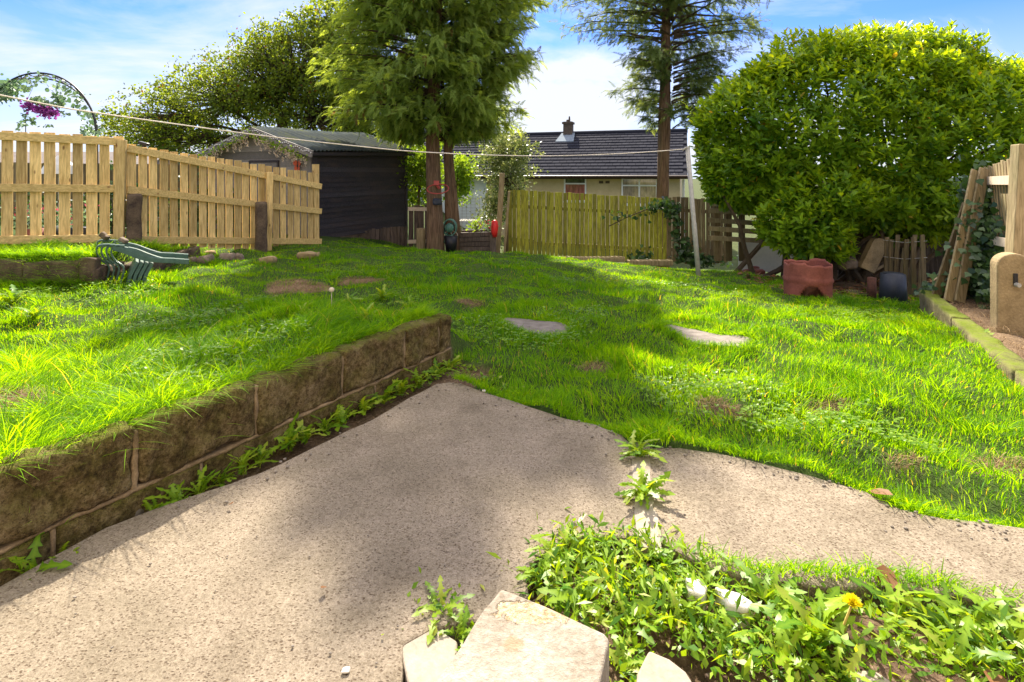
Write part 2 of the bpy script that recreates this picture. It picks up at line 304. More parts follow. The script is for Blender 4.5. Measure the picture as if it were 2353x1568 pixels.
def blockmat():
    m, nt, out = newmat('mossy_block'); co = geopos(nt)
    a = texnoise(nt, co, 8, 9, 0.78); b = texnoise(nt, co, 55, 6, 0.75); b2 = texnoise(nt, co, 150, 3, 0.7)
    c = ramp(nt, [(0.38, (0.022, 0.014, 0.006)), (0.47, (0.085, 0.056, 0.024)), (0.55, (0.19, 0.135, 0.070)), (0.66, (0.36, 0.275, 0.175))], mixc(nt, 0.45, a, b))
    ge = N(nt, 'ShaderNodeNewGeometry'); sn = N(nt, 'ShaderNodeSeparateXYZ'); nt.links.new(ge.outputs['Normal'], sn.inputs[0])
    up = mth(nt, 'MULTIPLY', mth(nt, 'ADD', mth(nt, 'MULTIPLY', sn.outputs['Z'], 0.8), 0.25, True), ramp(nt, [(0.40, (0, 0, 0)), (0.56, (1, 1, 1))], mixc(nt, 0.5, texnoise(nt, co, 9, 6, 0.7), b)))
    c = mixc(nt, up, c, (0.105, 0.110, 0.012))
    c = mixc(nt, ramp(nt, [(0.57, (0, 0, 0)), (0.64, (0.8,)*3)], b2), c, (0.028, 0.018, 0.01))
    principled(nt, out, c, 0.95, bump(nt, mixc(nt, 0.4, b, b2), 1.0, 0.018), 0, 0.15); return m
M['block'] = blockmat()
def kerbmat():
    m, nt, out = newmat('moss_covered_kerb'); co = geopos(nt)
    b = texnoise(nt, co, 26, 6, 0.7); a = texnoise(nt, co, 4, 6, 0.7)
    c = ramp(nt, [(0.36, (0.075, 0.060, 0.032)), (0.55, (0.25, 0.20, 0.115)), (0.72, (0.42, 0.35, 0.22))], mixc(nt, 0.4, a, b))
    ge = N(nt, 'ShaderNodeNewGeometry'); sn = N(nt, 'ShaderNodeSeparateXYZ'); nt.links.new(ge.outputs['Normal'], sn.inputs[0])
    up = mth(nt, 'MULTIPLY', mth(nt, 'ADD', mth(nt, 'MULTIPLY', sn.outputs['Z'], 0.9), 0.15, True), ramp(nt, [(0.38, (0.35,)*3), (0.53, (1.0,)*3)], mixc(nt, 0.4, a, b)))
    c = mixc(nt, up, c, mixc(nt, b, (0.060, 0.085, 0.007), (0.15, 0.19, 0.012)))
    principled(nt, out, c, 0.95, bump(nt, b, 0.8, 0.012), 0, 0.15); return m
M['kerb'] = kerbmat()
def soilmat():
    m, nt, out = newmat('soil_and_moss'); co = geopos(nt); t = attr(nt)
    a = texnoise(nt, co, 4, 7, 0.7); b = texnoise(nt, co, 60, 5, 0.7)
    soil = ramp(nt, [(0.35, (0.035, 0.022, 0.014)), (0.52, (0.11, 0.072, 0.045)), (0.68, (0.26, 0.185, 0.125))], mixc(nt, 0.55, a, b))
    grs = ramp(nt, [(0.35, (0.020, 0.045, 0.008)), (0.7, (0.055, 0.10, 0.015))], mixc(nt, 0.5, a, b))
    straw = ramp(nt, [(0.35, (0.17, 0.11, 0.06)), (0.7, (0.42, 0.30, 0.18))], mixc(nt, 0.6, a, b))
    c = mixc(nt, t[0], soil, grs); c = mixc(nt, t[1], c, straw)
    principled(nt, out, c, 0.97, bump(nt, b, 0.8, 0.015), 0, 0.1); return m
M['soil'] = soilmat()

# ------------------------------------------------------------------ mesh builders
class Geo:
    def __init__(s): s.V = []; s.F = []; s.T = []
    def add(s, vs, fs, t=None):
        o = len(s.V); s.V += [tuple(v) for v in vs]; s.F += [tuple(i+o for i in f) for f in fs]
        t = t if t is not None else (random.random(), random.random(), 0)
        s.T += [t]*len(vs); return s
    def box(s, c, size, rot=None, t=None, top=None):
        hx, hy, hz = (v/2 for v in size); vs = []
        for z in (-hz, hz):
            k = top if (top and z > 0) else 1
            for x, y in ((-hx, -hy), (hx, -hy), (hx, hy), (-hx, hy)): vs.append(Vector((x*k, y*k, z)))
        if rot is not None: vs = [rot @ v for v in vs]
        vs = [v+Vector(c) for v in vs]
        return s.add(vs, [(3, 2, 1, 0), (4, 5, 6, 7), (0, 1, 5, 4), (1, 2, 6, 5), (2, 3, 7, 6), (3, 0, 4, 7)], t)
    def beam(s, a, b, w, d, side=None, t=None):
        """box from a to b; w along 'side', d across it"""
        a = Vector(a); b = Vector(b); u = (b-a).normalized()
        side = Vector(side) if side is not None else (Vector((0, 0, 1)) if abs(u.z) < 0.9 else Vector((1, 0, 0)))
        sd_ = (side-u*side.dot(u)).normalized(); n = u.cross(sd_)
        vs = []
        for p in (a, b):
            for x, y in ((-1, -1), (1, -1), (1, 1), (-1, 1)): vs.append(p+sd_*x*w/2+n*y*d/2)
        return s.add(vs, [(3, 2, 1, 0), (4, 5, 6, 7), (0, 1, 5, 4), (1, 2, 6, 5), (2, 3, 7, 6), (3, 0, 4, 7)], t)
    def tube(s, pts, r, n=8, t=None, cap=True):
        pts = [Vector(p) for p in pts]; rr = r if isinstance(r, (list, tuple)) else [r]*len(pts)
        vs = []; fs = []; prev = None
        for i, p in enumerate(pts):
            u = (pts[min(i+1, len(pts)-1)]-pts[max(i-1, 0)]).normalized()
            a = prev if prev is not None else (Vector((1, 0, 0)) if abs(u.x) < 0.9 else Vector((0, 1, 0)))
            a = (a-u*a.dot(u)).normalized(); prev = a; b = u.cross(a)
            for k in range(n):
                th = 2*math.pi*k/n; vs.append(p+(a*math.cos(th)+b*math.sin(th))*rr[i])
        for i in range(len(pts)-1):
            for k in range(n): fs.append((i*n+k, i*n+(k+1) % n, (i+1)*n+(k+1) % n, (i+1)*n+k))
        if cap: fs.append(tuple(range(n-1, -1, -1))); fs.append(tuple(range((len(pts)-1)*n, len(pts)*n)))
        return s.add(vs, fs, t)
    def prism(s, poly, z0, z1, t=None):
        n = len(poly); f0 = z0 if callable(z0) else (lambda x, y: z0); f1 = z1 if callable(z1) else (lambda x, y: z1)
        vs = [(x, y, f0(x, y)) for x, y in poly]+[(x, y, f1(x, y)) for x, y in poly]
        fs = [tuple(range(n-1, -1, -1)), tuple(range(n, 2*n))]+[(i, (i+1) % n, n+(i+1) % n, n+i) for i in range(n)]
        return s.add(vs, fs, t)
    def rough(s, c, size, rot=None, amp=0.01, rnd=0.25, n=6, freq=6, seed=0, t=None):
        """a rounded, uneven block"""
        hx, hy, hz = (v/2 for v in size); m = min(hx, hy, hz)*rnd*2; idx = {}; vs = []; fs = []
        dims = [max(2, int(round(n*v/max(size)))+1) for v in size]
        def vid(i, j, k):
            key = (i, j, k)
            if key not in idx:
                p = Vector((-hx+2*hx*i/dims[0], -hy+2*hy*j/dims[1], -hz+2*hz*k/dims[2]))
                q = Vector((max(-hx+m, min(hx-m, p.x)), max(-hy+m, min(hy-m, p.y)), max(-hz+m, min(hz-m, p.z))))
                dlt = p-q
                if dlt.length > 1e-9: p = q+dlt.normalized()*min(dlt.length, m)
                w = p+Vector(c)
                p = p+Vector(mnoise.noise_vector(w*freq+Vector((seed, seed*2.3, 0))))*amp+Vector(mnoise.noise_vector(w*freq*3.3))*amp*0.4
                idx[key] = len(vs); vs.append(p)
            return idx[key]
        a, b, d = dims
        for i in range(a):
            for j in range(b):
                fs.append((vid(i, j+1, 0), vid(i+1, j+1, 0), vid(i+1, j, 0), vid(i, j, 0))); fs.append((vid(i, j, d), vid(i+1, j, d), vid(i+1, j+1, d), vid(i, j+1, d)))
        for i in range(a):
            for k in range(d):
                fs.append((vid(i, 0, k), vid(i+1, 0, k), vid(i+1, 0, k+1), vid(i, 0, k+1))); fs.append((vid(i, b, k+1), vid(i+1, b, k+1), vid(i+1, b, k), vid(i, b, k)))
        for j in range(b):
            for k in range(d):
                fs.append((vid(0, j, k+1), vid(0, j+1, k+1), vid(0, j+1, k), vid(0, j, k))); fs.append((vid(a, j, k), vid(a, j+1, k), vid(a, j+1, k+1), vid(a, j, k+1)))
        if rot is not None: vs = [rot @ v for v in vs]
        vs = [v+Vector(c) for v in vs]
        return s.add(vs, fs, t)
    def build(s, name, mat, parent=None, origin=None, smooth=False, bevel=0.0):
        me = bpy.data.meshes.new(name); o = Vector((0, 0, 0))
        if parent is not None: o = base_of(parent)
        elif origin is not None: o = Vector(origin)
        me.from_pydata([tuple(Vector(v)-o) for v in s.V], [], s.F); me.update()
        a = me.attributes.new('tint', 'FLOAT_COLOR', 'POINT')
        a.data.foreach_set('color', np.array([(x[0], x[1], x[2], 1) for x in s.T], np.float32).ravel())
        me.materials.append(M[mat] if isinstance(mat, str) else mat)
        ob = bpy.data.objects.new(name, me); col.objects.link(ob)
        if parent is not None: ob.parent = parent
        else: ob.location = o
        if smooth: me.polygons.foreach_set('use_smooth', [True]*len(me.polygons))
        if bevel > 0:
            b = ob.modifiers.new('bevel', 'BEVEL'); b.width = bevel; b.segments = 2; b.limit_method = 'ANGLE'
        return ob
def base_of(p):
    o = Vector((0, 0, 0))
    while p is not None: o += Vector(p.location); p = p.parent
    return o
def bulk(name, V, F, T, mat, parent=None, origin=None, smooth=False):
    """V (n,3), F list of (k, faces array (m,k)), T (n,) or (n,2)"""
    o = np.array(base_of(parent)) if parent is not None else (np.array(origin) if origin is not None else np.zeros(3))
    V = (V-o).astype(np.float32); me = bpy.data.meshes.new(name); me.vertices.add(len(V)); me.vertices.foreach_set('co', V.ravel())
    lens = np.concatenate([np.full(len(f), f.shape[1]) for f in F]); loops = np.concatenate([f.ravel() for f in F]).astype(np.int32)
    me.loops.add(len(loops)); me.loops.foreach_set('vertex_index', loops)
    me.polygons.add(len(lens)); starts = np.concatenate([[0], np.cumsum(lens)[:-1]]).astype(np.int32)
    me.polygons.foreach_set('loop_start', starts)
    try: me.polygons.foreach_set('loop_total', lens.astype(np.int32))
    except Exception: pass
    me.update(calc_edges=True)
    a = me.attributes.new('tint', 'FLOAT_COLOR', 'POINT'); c = np.zeros((len(V), 4), np.float32); c[:, 3] = 1
    if T.ndim == 1: c[:, 0] = T
    else: c[:, :T.shape[1]] = T
    a.data.foreach_set('color', c.ravel()); me.materials.append(M[mat] if isinstance(mat, str) else mat)
    if smooth: me.polygons.foreach_set('use_smooth', np.ones(len(lens), bool))
    ob = bpy.data.objects.new(name, me); col.objects.link(ob)
    if parent is not None: ob.parent = parent
    else: ob.location = o.tolist()
    return ob
def frames(fwd, up, roll=None):
    """N rotation matrices, columns = forward, side, up"""
    f = fwd/np.linalg.norm(fwd, axis=1, keepdims=True); s = np.cross(up, f); ln = np.linalg.norm(s, axis=1, keepdims=True)
    s = np.where(ln < 1e-4, np.array([[1.0, 0, 0]]), s/np.maximum(ln, 1e-4)); u = np.cross(f, s)
    if roll is not None:
        c = np.cos(roll)[:, None]; q = np.sin(roll)[:, None]; s, u = s*c+u*q, u*c-s*q
    return np.stack([f, s, u], axis=2)
def scatter(tv, tf, mats, locs, sc, tint):
    """copies of the template (tv, tf) as flat arrays"""
    n = len(locs); k = len(tv)
    V = np.einsum('nij,kj->nki', mats, tv)*(sc[:, None, None] if sc.ndim == 1 else 1)+locs[:, None, :]
    F = [(f[None]+(np.arange(n)*k)[:, None, None]).reshape(-1, f.shape[1]) for f in tf]
    return V.reshape(-1, 3), F, np.repeat(tint, k)
def join(parts):
    Vs, Fs, Ts, o = [], {}, [], 0
    for V, F, T in parts:
        Vs.append(V); Ts.append(T)
        for f in F: Fs.setdefault(f.shape[1], []).append(f+o)
        o += len(V)
    return np.concatenate(Vs), [np.concatenate(v) for v in Fs.values()], np.concatenate(Ts)
def runit(n):
    v = rng.normal(size=(n, 3)); return v/np.linalg.norm(v, axis=1, keepdims=True)

def tag(o, label=None, cat=None, group=None, kind=None):
    if label: o['label'] = label
    if cat: o['category'] = cat
    if group: o['group'] = group
    if kind: o['kind'] = kind
    return o
def thing(name, loc, label, cat, group=None):
    o = bpy.data.objects.new(name, None); o.empty_display_size = 0.1; col.objects.link(o); o.location = loc
    return tag(o, label, cat, group)
def copy_tree(o, parent=None):
    c = o.copy(); col.objects.link(c)
    if parent is not None: c.parent = parent
    for ch in list(o.children): copy_tree(ch, c)
    return c

# leaf templates: x forward, y side, z up
def tpl_leaf(w=0.22, fold=0.05, droop=0.08):
    v = np.array([(0, 0, 0), (.35, -w, fold), (.35, 0, 0), (.35, w, fold), (.75, -w*.85, fold-droop*.5), (.75, 0, -droop*.5), (.75, w*.85, fold-droop*.5), (1, 0, -droop)], float)
    return v, [np.array([(1, 4, 5, 2), (2, 5, 6, 3)]), np.array([(0, 1, 2), (0, 2, 3), (4, 7, 5), (5, 7, 6)])]
def tpl_simple(w=0.3):
    v = np.array([(0, 0, 0), (.45, -w, .04), (1, 0, -.05), (.45, w, .04)], float); return v, [np.array([(0, 1, 2, 3)])]
def tpl_frond(nl=8, droop=0.35, w=0.055, spread=0.34):
    vs, q = [], []
    def leaf(a, b, ww):
        a = np.array(a); b = np.array(b); d = b-a; s = np.array([-d[1], d[0], 0]); s = s/np.linalg.norm(s)*ww; m = a*0.5+b*0.5
        o = len(vs); vs.extend([a, m-s, b, m+s]); q.append((o, o+1, o+2, o+3))
    for i in range(nl):
        t = 0.08+0.86*i/nl; z = -droop*t*t; L = spread*(1-t*0.65)*(0.8+0.4*((i*7) % 3)/3)
        for sgn in (-1, 1): leaf((t-.02, 0, z), (t+L*0.75, sgn*L*0.75, z-droop*L*0.9), w)
    leaf((0, 0, 0), (.55, 0, -droop*.3), w*.5); leaf((.5, 0, -droop*.25), (1.1, 0, -droop*1.25), w)
    return np.array(vs, float), [np.array(q)]
def tpl_dandelion(teeth=4, seed=0):
    r = random.Random(seed); prof = [(0, .018), (.18, .03)]
    for i in range(teeth):
        a = .22+.56*i/teeth; st = .56/teeth; w = .085+.05*math.sin(math.pi*(i+1)/(teeth+1))+r.uniform(-.02, .02)
        prof += [(a, .022+.008*i), (a+st*.15, w*1.1), (a+st*.5, w*.55)]
    prof += [(.80, .035), (.84, .095), (.93, .055), (1, .0)]
    vs, q = [], []
    for t, w in prof:
        arch = .16*math.sin(math.pi*min(t*1.05, 1))-.10*t*t
        vs += [(t-w*.35, -w, arch+w*.25), (t, 0, arch), (t-w*.35, w, arch+w*.25)]
    for i in range(len(prof)-1):
        o = i*3; q += [(o, o+3, o+4, o+1), (o+1, o+4, o+5, o+2)]
    return np.array(vs, float), [np.array(q)]

# ------------------------------------------------------------------ ground
def axis_lines(segs):
    out = []
    for a, b, st in segs: out += list(np.arange(a, b, st))
    out.append(segs[-1][1]); return np.array(out)
gx = axis_lines([(-400, -60, 34), (-60, -16, 4), (-16, -6.6, 0.4), (-6.6, 6.4, 0.04), (6.4, 16, 0.4), (16, 60, 4), (60, 400, 34)])
gy = axis_lines([(-60, -6, 6), (-6, 0.8, 0.4), (0.8, 9.2, 0.04), (9.2, 16, 0.2), (16, 40, 2), (40, 600, 40)])
XX, YY = np.meshgrid(gx, gy)
PATIO = [(-1.46, 1.30), (-1.40, 1.49), (-1.30, 1.739), (-1.17, 1.87), (-0.958, 2.044), (-0.79, 2.30), (-0.637, 2.52), (-0.52, 2.75), (-0.415, 2.93), (-0.34, 2.96), (-0.27, 2.935)]
# px outline of the far edge, from the tip to the right
for q in ((1120, 903), (1200, 928), (1300, 962), (1370, 975), (1430, 1000), (1460, 1026), (1500, 1031), (1560, 1030), (1640, 1040), (1740, 1062), (1850, 1090), (1990, 1130), (2070, 1170), (2170, 1192), (2260, 1200), (2353, 1215), (2500, 1240)):
    p = PZ(q[0], q[1], 0); PATIO.append((p.x, p.y))
for q in ((2500, 1420), (2353, 1402), (2200, 1372), (2050, 1352), (1900, 1350), (1740, 1335), (1620, 1300), (1540, 1262), (1460, 1236), (1330, 1235), (1235, 1280), (1205, 1320), (1215, 1370), (1150, 1420), (1000, 1440), (930, 1480), (925, 1560), (900, 1650)):
    p = PZ(q[0], q[1], 0); PATIO.append((p.x, p.y))
PATIO += [(-0.3, 0.95), (-1.5, 0.9)]
PATIO = np.array(PATIO)
def inpoly(X, Y, poly):
    X = np.asarray(X); Y = np.asarray(Y); ins = np.zeros(X.shape, bool); j = len(poly)-1
    for i in range(len(poly)):
        xi, yi = poly[i]; xj, yj = poly[j]
        c = ((yi > Y) != (yj > Y)) & (X < (xj-xi)*(Y-yi)/(yj-yi+1e-12)+xi); ins ^= c; j = i
    return ins
def polydist(X, Y, poly):
    d = np.full(np.shape(X), 1e9)
    for i in range(len(poly)):
        a = np.array(poly[i]); b = np.array(poly[(i+1) % len(poly)]); ab = b-a
        t = np.clip(((X-a[0])*ab[0]+(Y-a[1])*ab[1])/(ab@ab+1e-12), 0, 1)
        d = np.minimum(d, np.hypot(X-a[0]-t*ab[0], Y-a[1]-t*ab[1]))
    return d
def wd(X, Y): return (X-WE[0])*WN[0]+(Y-WE[1])*WN[1], (X-WE[0])*WU[0]+(Y-WE[1])*WU[1]
def kdist(X, Y): return (X-KA[0])*KN[0]+(Y-KA[1])*KN[1], (X-KA[0])*KU[0]+(Y-KA[1])*KU[1]
# bare places in the lawn: x, y (picture bearings), radii in metres, straw amount
BARE = []
for x, y, rx, ry, s in ((688, 664, .26, .20, 1.0), (830, 648, .24, .10, .7), (1370, 850, .10, .07, .0), (1890, 948, .12, .06, .0), (1640, 930, .08, .05, .0), (2290, 1075, .10, .06, .5), (1080, 697, .12, .06, .2), (30, 925, .16, .12, .25), (2080, 1068, .07, .03, .3), (1690, 950, .06, .03, .3)):
    p = G(x, y); BARE.append((p.x, p.y, rx, ry, s))
SLAB1 = [G(*q) for q in ((1150, 739), (1168, 735), (1215, 739), (1268, 745), (1308, 757), (1310, 767), (1285, 777), (1262, 779), (1210, 771), (1175, 758))]
SLAB2 = [G(*q) for q in ((1524, 755), (1545, 752), (1600, 763), (1650, 775), (1700, 776), (1726, 784), (1722, 798), (1705, 806), (1645, 799), (1600, 797), (1560, 776))]
def cover(X, Y):
    """how grassy, how strawy"""
    g = np.ones(np.shape(X)); st = np.zeros(np.shape(X))
    wob = 0.25*np.sin(X*23+Y*11)+0.25*np.sin(Y*31-X*17)
    for bx_, by_, rx, ry, s in BARE:
        r = np.hypot((X-bx_)/rx, (Y-by_)/ry)+wob; m = 1-ssm(0.55, 1.35, r); g = g*(1-m*0.93); st = np.maximum(st, m*s)
    for sl_ in (SLAB1, SLAB2):
        pl = [(p.x, p.y) for p in sl_]; g = g*np.where(inpoly(X, Y, pl), 0, 1)
    g = np.where(inpoly(X, Y, PATIO), 0, g)
    d, t = wd(X, Y)
    g = np.where((d > -0.30) & (d < 0.11) & (t < 0.02), 0, g)                    # wall foot and wall
    g = np.where((Y < 1.9) & (X > -1.3) & (X < 3) & (d < 0) & (~inpoly(X, Y, PATIO)) & (Y < 1.80-0.1*np.clip(X-.3, 0, 9)), 0, g)   # soil strip at the front
    kd, kt = kdist(X, Y); g = np.where((kd > -0.02) & (kt < 3.2), 0, g); st = np.where((kd > 0.05) & (kt < 3.2), 0.35, st)
    g = g*np.where(Y > 16, 0.8, 1)
    # under the laurel and beside it bare litter
    und = ssm(3.6, 4.4, X)*ssm(6.9, 7.4, Y)*(1-ssm(12, 13, Y)); g = g*(1-und*0.93)
    return g, st
gg, ss_ = cover(XX, YY)
ZZ = zt(XX, YY)
dp = polydist(XX[(YY < 5)], YY[(YY < 5)], PATIO); insp = inpoly(XX[(YY < 5)], YY[(YY < 5)], PATIO)
zz = ZZ[YY < 5]; dd, tt = wd(XX[YY < 5], YY[YY < 5])
drop = np.where(insp, 0.06, 0.05*np.exp(-(dp/0.06)**2))
zz = np.where(insp, -0.05, np.where(dd < 0.0, zz-0.02-drop, zz))
trench = (dd > -0.5) & (dd <= 0.03) & (tt < 0.02) & (~insp); zz = np.where(trench, -0.065, zz)
ZZ[YY < 5] = zz
ny, nx = XX.shape
V = np.stack([XX, YY, ZZ], -1).reshape(-1, 3); ii = (np.arange(ny-1)[:, None]*nx+np.arange(nx-1)[None]).ravel()
F = np.stack([ii, ii+1, ii+nx+1, ii+nx], 1)
ground = bulk('ground', V, [F], np.stack([gg.ravel()*0.9, ss_.ravel()], 1), 'soil', smooth=True); tag(ground, kind='structure', label='soil and turf ground of the garden sloping away')

# patio: two slabs divided by a mortar joint
def densify(poly, step=0.03, amp=0.006, seed=1):
    out = []
    for i in range(len(poly)):
        a = np.array(poly[i]); b = np.array(poly[(i+1) % len(poly)]); n = max(1, int(np.linalg.norm(b-a)/step))
        for k in range(n):
            p = a+(b-a)*k/n; w = mnoise.noise_vector(Vector((p[0]*9, p[1]*9, seed))); out.append((p[0]+w.x*amp, p[1]+w.y*amp))
    return out
jx0 = PZ(1466, 1030, 0); jx1 = PZ(1482, 1236, 0)
def slab_mesh(name, poly, z1, z0=-0.09):
    import bmesh
    pts = densify(poly); bm = bmesh.new()
    vt = [bm.verts.new((x, y, z1)) for x, y in pts]; f = bm.faces.new(vt); bm.normal_update()
    if f.normal.z < 0: f.normal_flip()
    ext = bmesh.ops.extrude_face_region(bm, geom=[f]); nv = [v for v in ext['geom'] if isinstance(v, bmesh.types.BMVert)]
    for v in nv: v.co.z = z0
    bm.normal_update(); me = bpy.data.meshes.new(name); bm.to_mesh(me); bm.free()
    a = me.attributes.new('tint', 'FLOAT_COLOR', 'POINT'); me.materials.append(M['patio'])
    o = bpy.data.objects.new(name, me); col.objects.link(o); b = o.modifiers.new('bevel', 'BEVEL'); b.width = 0.008; b.segments = 2; b.limit_method = 'ANGLE'
    return o
PL = [tuple(p) for p in PATIO]
k_split = min(range(len(PL)), key=lambda i: (PL[i][0]-jx0.x)**2+(PL[i][1]-jx0.y)**2)
k_low = min(range(len(PL)), key=lambda i: (PL[i][0]-jx1.x)**2+(PL[i][1]-jx1.y)**2)
left_poly = PL[:k_split+1]+[(jx1.x-0.02, jx1.y)]+PL[k_low+1:]
right_poly = [(jx0.x+0.035, jx0.y-0.01)]+PL[k_split+1:k_low]+[(jx1.x+0.025, jx1.y)]
pa = slab_mesh('patio', left_poly, 0.0); tag(pa, kind='structure', label='large exposed aggregate concrete patio slab')
pb = slab_mesh('patio', right_poly, 0.003); tag(pb, kind='structure', label='right hand exposed aggregate concrete patio slab')
g = Geo(); g.rough(((jx0.x+jx1.x)/2+0.010, (jx0.y+jx1.y)/2, -0.012), (0.075, (jx0-jx1).length+0.1, 0.028), Matrix.Rotation(math.atan2(jx1.x-jx0.x, jx0.y-jx1.y), 3, 'Z'), 0.004, 0.1, 50, 12, 3); tag(g.build('mortar_joint', 'palestone'), kind='structure', label='pale mortar joint between the two patio slabs')

# stepping stones
for q, lb, cx_ in ((SLAB1, 'grey paving slab sunk in the grass, the one nearer the block wall', 0), (SLAB2, 'grey paving slab sunk in the grass, the one nearer the rusty drum', 1)):
    g = Geo(); g.prism(densify([(p.x, p.y) for p in q][::-1], 0.05, 0.01, 3), lambda x, y: zs(x, y)-0.03, lambda x, y: zs(x, y)+0.018)
    o = g.build('paving_slab', 'slab', origin=q[0]); tag(o, lb, 'paving slab', 'paving slabs in the lawn')

# ------------------------------------------------------------------ grass
def blades(X, Y, Z, h, w, lean, az, tint, segs=2, soft=1.0):
    n = len(X); ld = np.stack([np.cos(az), np.sin(az)], 1); ra = rng.uniform(0, 2*np.pi, n); sdv = np.stack([np.cos(ra), np.sin(ra), np.zeros(n)], 1)*w[:, None]*0.5
    base = np.stack([X, Y, Z], 1); Vs = []
    ts = np.linspace(0, 1, segs+1)
    for t in ts:
        p = base.copy(); out = lean*h*(t**1.7); p[:, 0] += ld[:, 0]*out; p[:, 1] += ld[:, 1]*out
        up = h*(t-0.35*soft*lean*t*t); p[:, 2] += up
        if t < 0.999:
            k = 1-0.55*t; Vs += [p-sdv*k, p+sdv*k]
        else: Vs.append(p)
    k = 2*segs+1; V = np.stack(Vs, 1).reshape(-1, 3); o = (np.arange(n)*k)[:, None]
    quads = [o+np.array([[2*i, 2*i+1, 2*i+3, 2*i+2]]) for i in range(segs-1)]
    tri = o+np.array([[2*segs-2, 2*segs-1, 2*segs]])
    return V, ([np.concatenate(quads)] if quads else [])+[tri], np.repeat(tint, k)
def sinnoise(X, Y, s, ph=0.0):
    return (np.sin(X*s+1.7*np.sin(Y*s*0.7+ph))+np.sin(Y*s*1.1+1.3*np.sin(X*s*0.9+2+ph))+np.sin((X+Y)*s*0.63+ph*2))/3
def sample_ground(n, y0, y1, k=1.05, pad=0.3):
    Y = rng.uniform(y0, y1, n); hw = k*0.942*Y+pad; X = rng.uniform(-1, 1, n)*hw; return X, Y
parts = []; bands = [(1.25, 2.2, 15000), (2.2, 3.2, 12500), (3.2, 4.5, 9500), (4.5, 6.0, 7000), (6.0, 7.5, 5200), (7.5, 9.5, 4400), (9.5, 13, 1500)]
for y0, y1, rho in bands:
    area = (y1-y0)*((y0+y1)*0.942*1.05+0.6); n = int(area*rho)
    X, Y = sample_ground(n, y0, y1)
    g_, st = cover(X, Y); d, t = wd(X, Y)
    dens = 0.42+0.58*ssm(-0.45, 0.25, sinnoise(X, Y, 7.5))*ssm(-0.75, -0.1, sinnoise(X, Y, 17.0, 5.0))
    keep = (rng.random(n) < g_*dens)
    # off the fence lines and beyond them
    keep &= ~((X < -3.0) & (Y > 8.7)) & ~(Y > 12.5)
    X, Y = X[keep], Y[keep]; n = len(X); d, t = wd(X, Y)
    Z = zt(X, Y)-0.006
    long_ = ssm(0.05, 0.12, d)*(1-ssm(0.8, 1.9, d))*(1-ssm(-0.2, 0.2, t))
    tuft = ssm(0.15, 0.75, sinnoise(X, Y, 4.3, 1.0)); tuft2 = ssm(0.2, 0.8, sinnoise(X, Y, 11.0, 3.0))
    h = (0.032+0.044*tuft+0.034*tuft2)*(1+1.0*long_)*rng.uniform(0.5, 1.3, n)
    h = h*np.where(rng.random(n) < 0.05, 1.5, 1.0)*np.interp(Y, [4.5, 8], [1.0, 0.72])
    w = np.clip(0.0022+0.00055*Y, 0, 0.0062)*rng.uniform(0.75, 1.3, n)
    az = sinnoise(X, Y, 5.0, 2.0)*4.0+rng.normal(0, 1.0, n)
    lean = np.clip(rng.normal(0.55, 0.28, n)+0.35*long_, 0.05, 1.35)
    tint = np.clip(0.36+0.22*sinnoise(X, Y, 2.6, 4.0)+rng.normal(0, 0.24, n), 0, 0.80); tint = np.where(rng.random(n) < 0.022, 1.0, tint)
    parts.append(blades(X, Y, Z, h, w, lean, az, tint, 2 if y0 > 3 else 3))
# tufts: along the wall top, hanging over its edge, and scattered clumps
def tuft(cx, cy, n, r, h, lean, azc=None, spread=1.2, ww=0.0045, tb=0.5, z=None):
    X = rng.normal(cx, r, n); Y = rng.normal(cy, r, n); Z = zt(X, Y)-0.004 if z is None else np.full(n, z)
    az = np.arctan2(Y-cy, X-cx)+rng.normal(0, 0.5, n) if azc is None else rng.normal(azc, spread, n)
    return blades(X, Y, Z, h*rng.uniform(0.45, 1.15, n), ww*rng.uniform(0.7, 1.3, n), np.clip(rng.normal(lean, 0.3, n), 0.1, 1.7), az, np.clip(rng.normal(tb, 0.18, n), 0, 0.82), 4, 1.0)
wa = math.atan2(-WN[1], -WN[0])
for k in range(150):
    t = -rng.uniform(0.0, 2.35); dd_ = rng.uniform(0.10, 0.22); c = WE+WU*t+WN*dd_
    parts.append(tuft(c[0], c[1], 34, 0.022, rng.uniform(0.08, 0.16), 0.9, wa, 1.2, 0.0035, 0.6))
for k in range(16):                                     # long blades drooping over the wall
    t = -rng.uniform(0.9, 2.3); c = WE+WU*t+WN*0.11
    parts.append(tuft(c[0], c[1], 16, 0.02, 0.17, 1.45, wa, 0.5, 0.0038, 0.6))
for k in range(420):
    X, Y = sample_ground(1, 1.6, 7.0); X = float(X[0]); Y = float(Y[0]); g_, _ = cover(np.array([X]), np.array([Y]))
    if g_[0] > 0.9: parts.append(tuft(X, Y, 46, 0.03, rng.uniform(0.07, 0.12), 0.8, None, 1, 0.0036+0.0004*Y, rng.uniform(0.3, 0.62)))
for (x, y, hh) in ((40, 1080, .22), (10, 1040, .22), (120, 960, .17), (330, 930, .16), (60, 860, .16), (420, 880, .15), (250, 870, .14), (560, 800, .13), (720, 770, .12), (200, 800, .14), (640, 840, .12)):
    p = G(x, y); parts.append(tuft(p.x, p.y, 200, 0.06, hh, 0.9, None, 1, 0.004, 0.55))
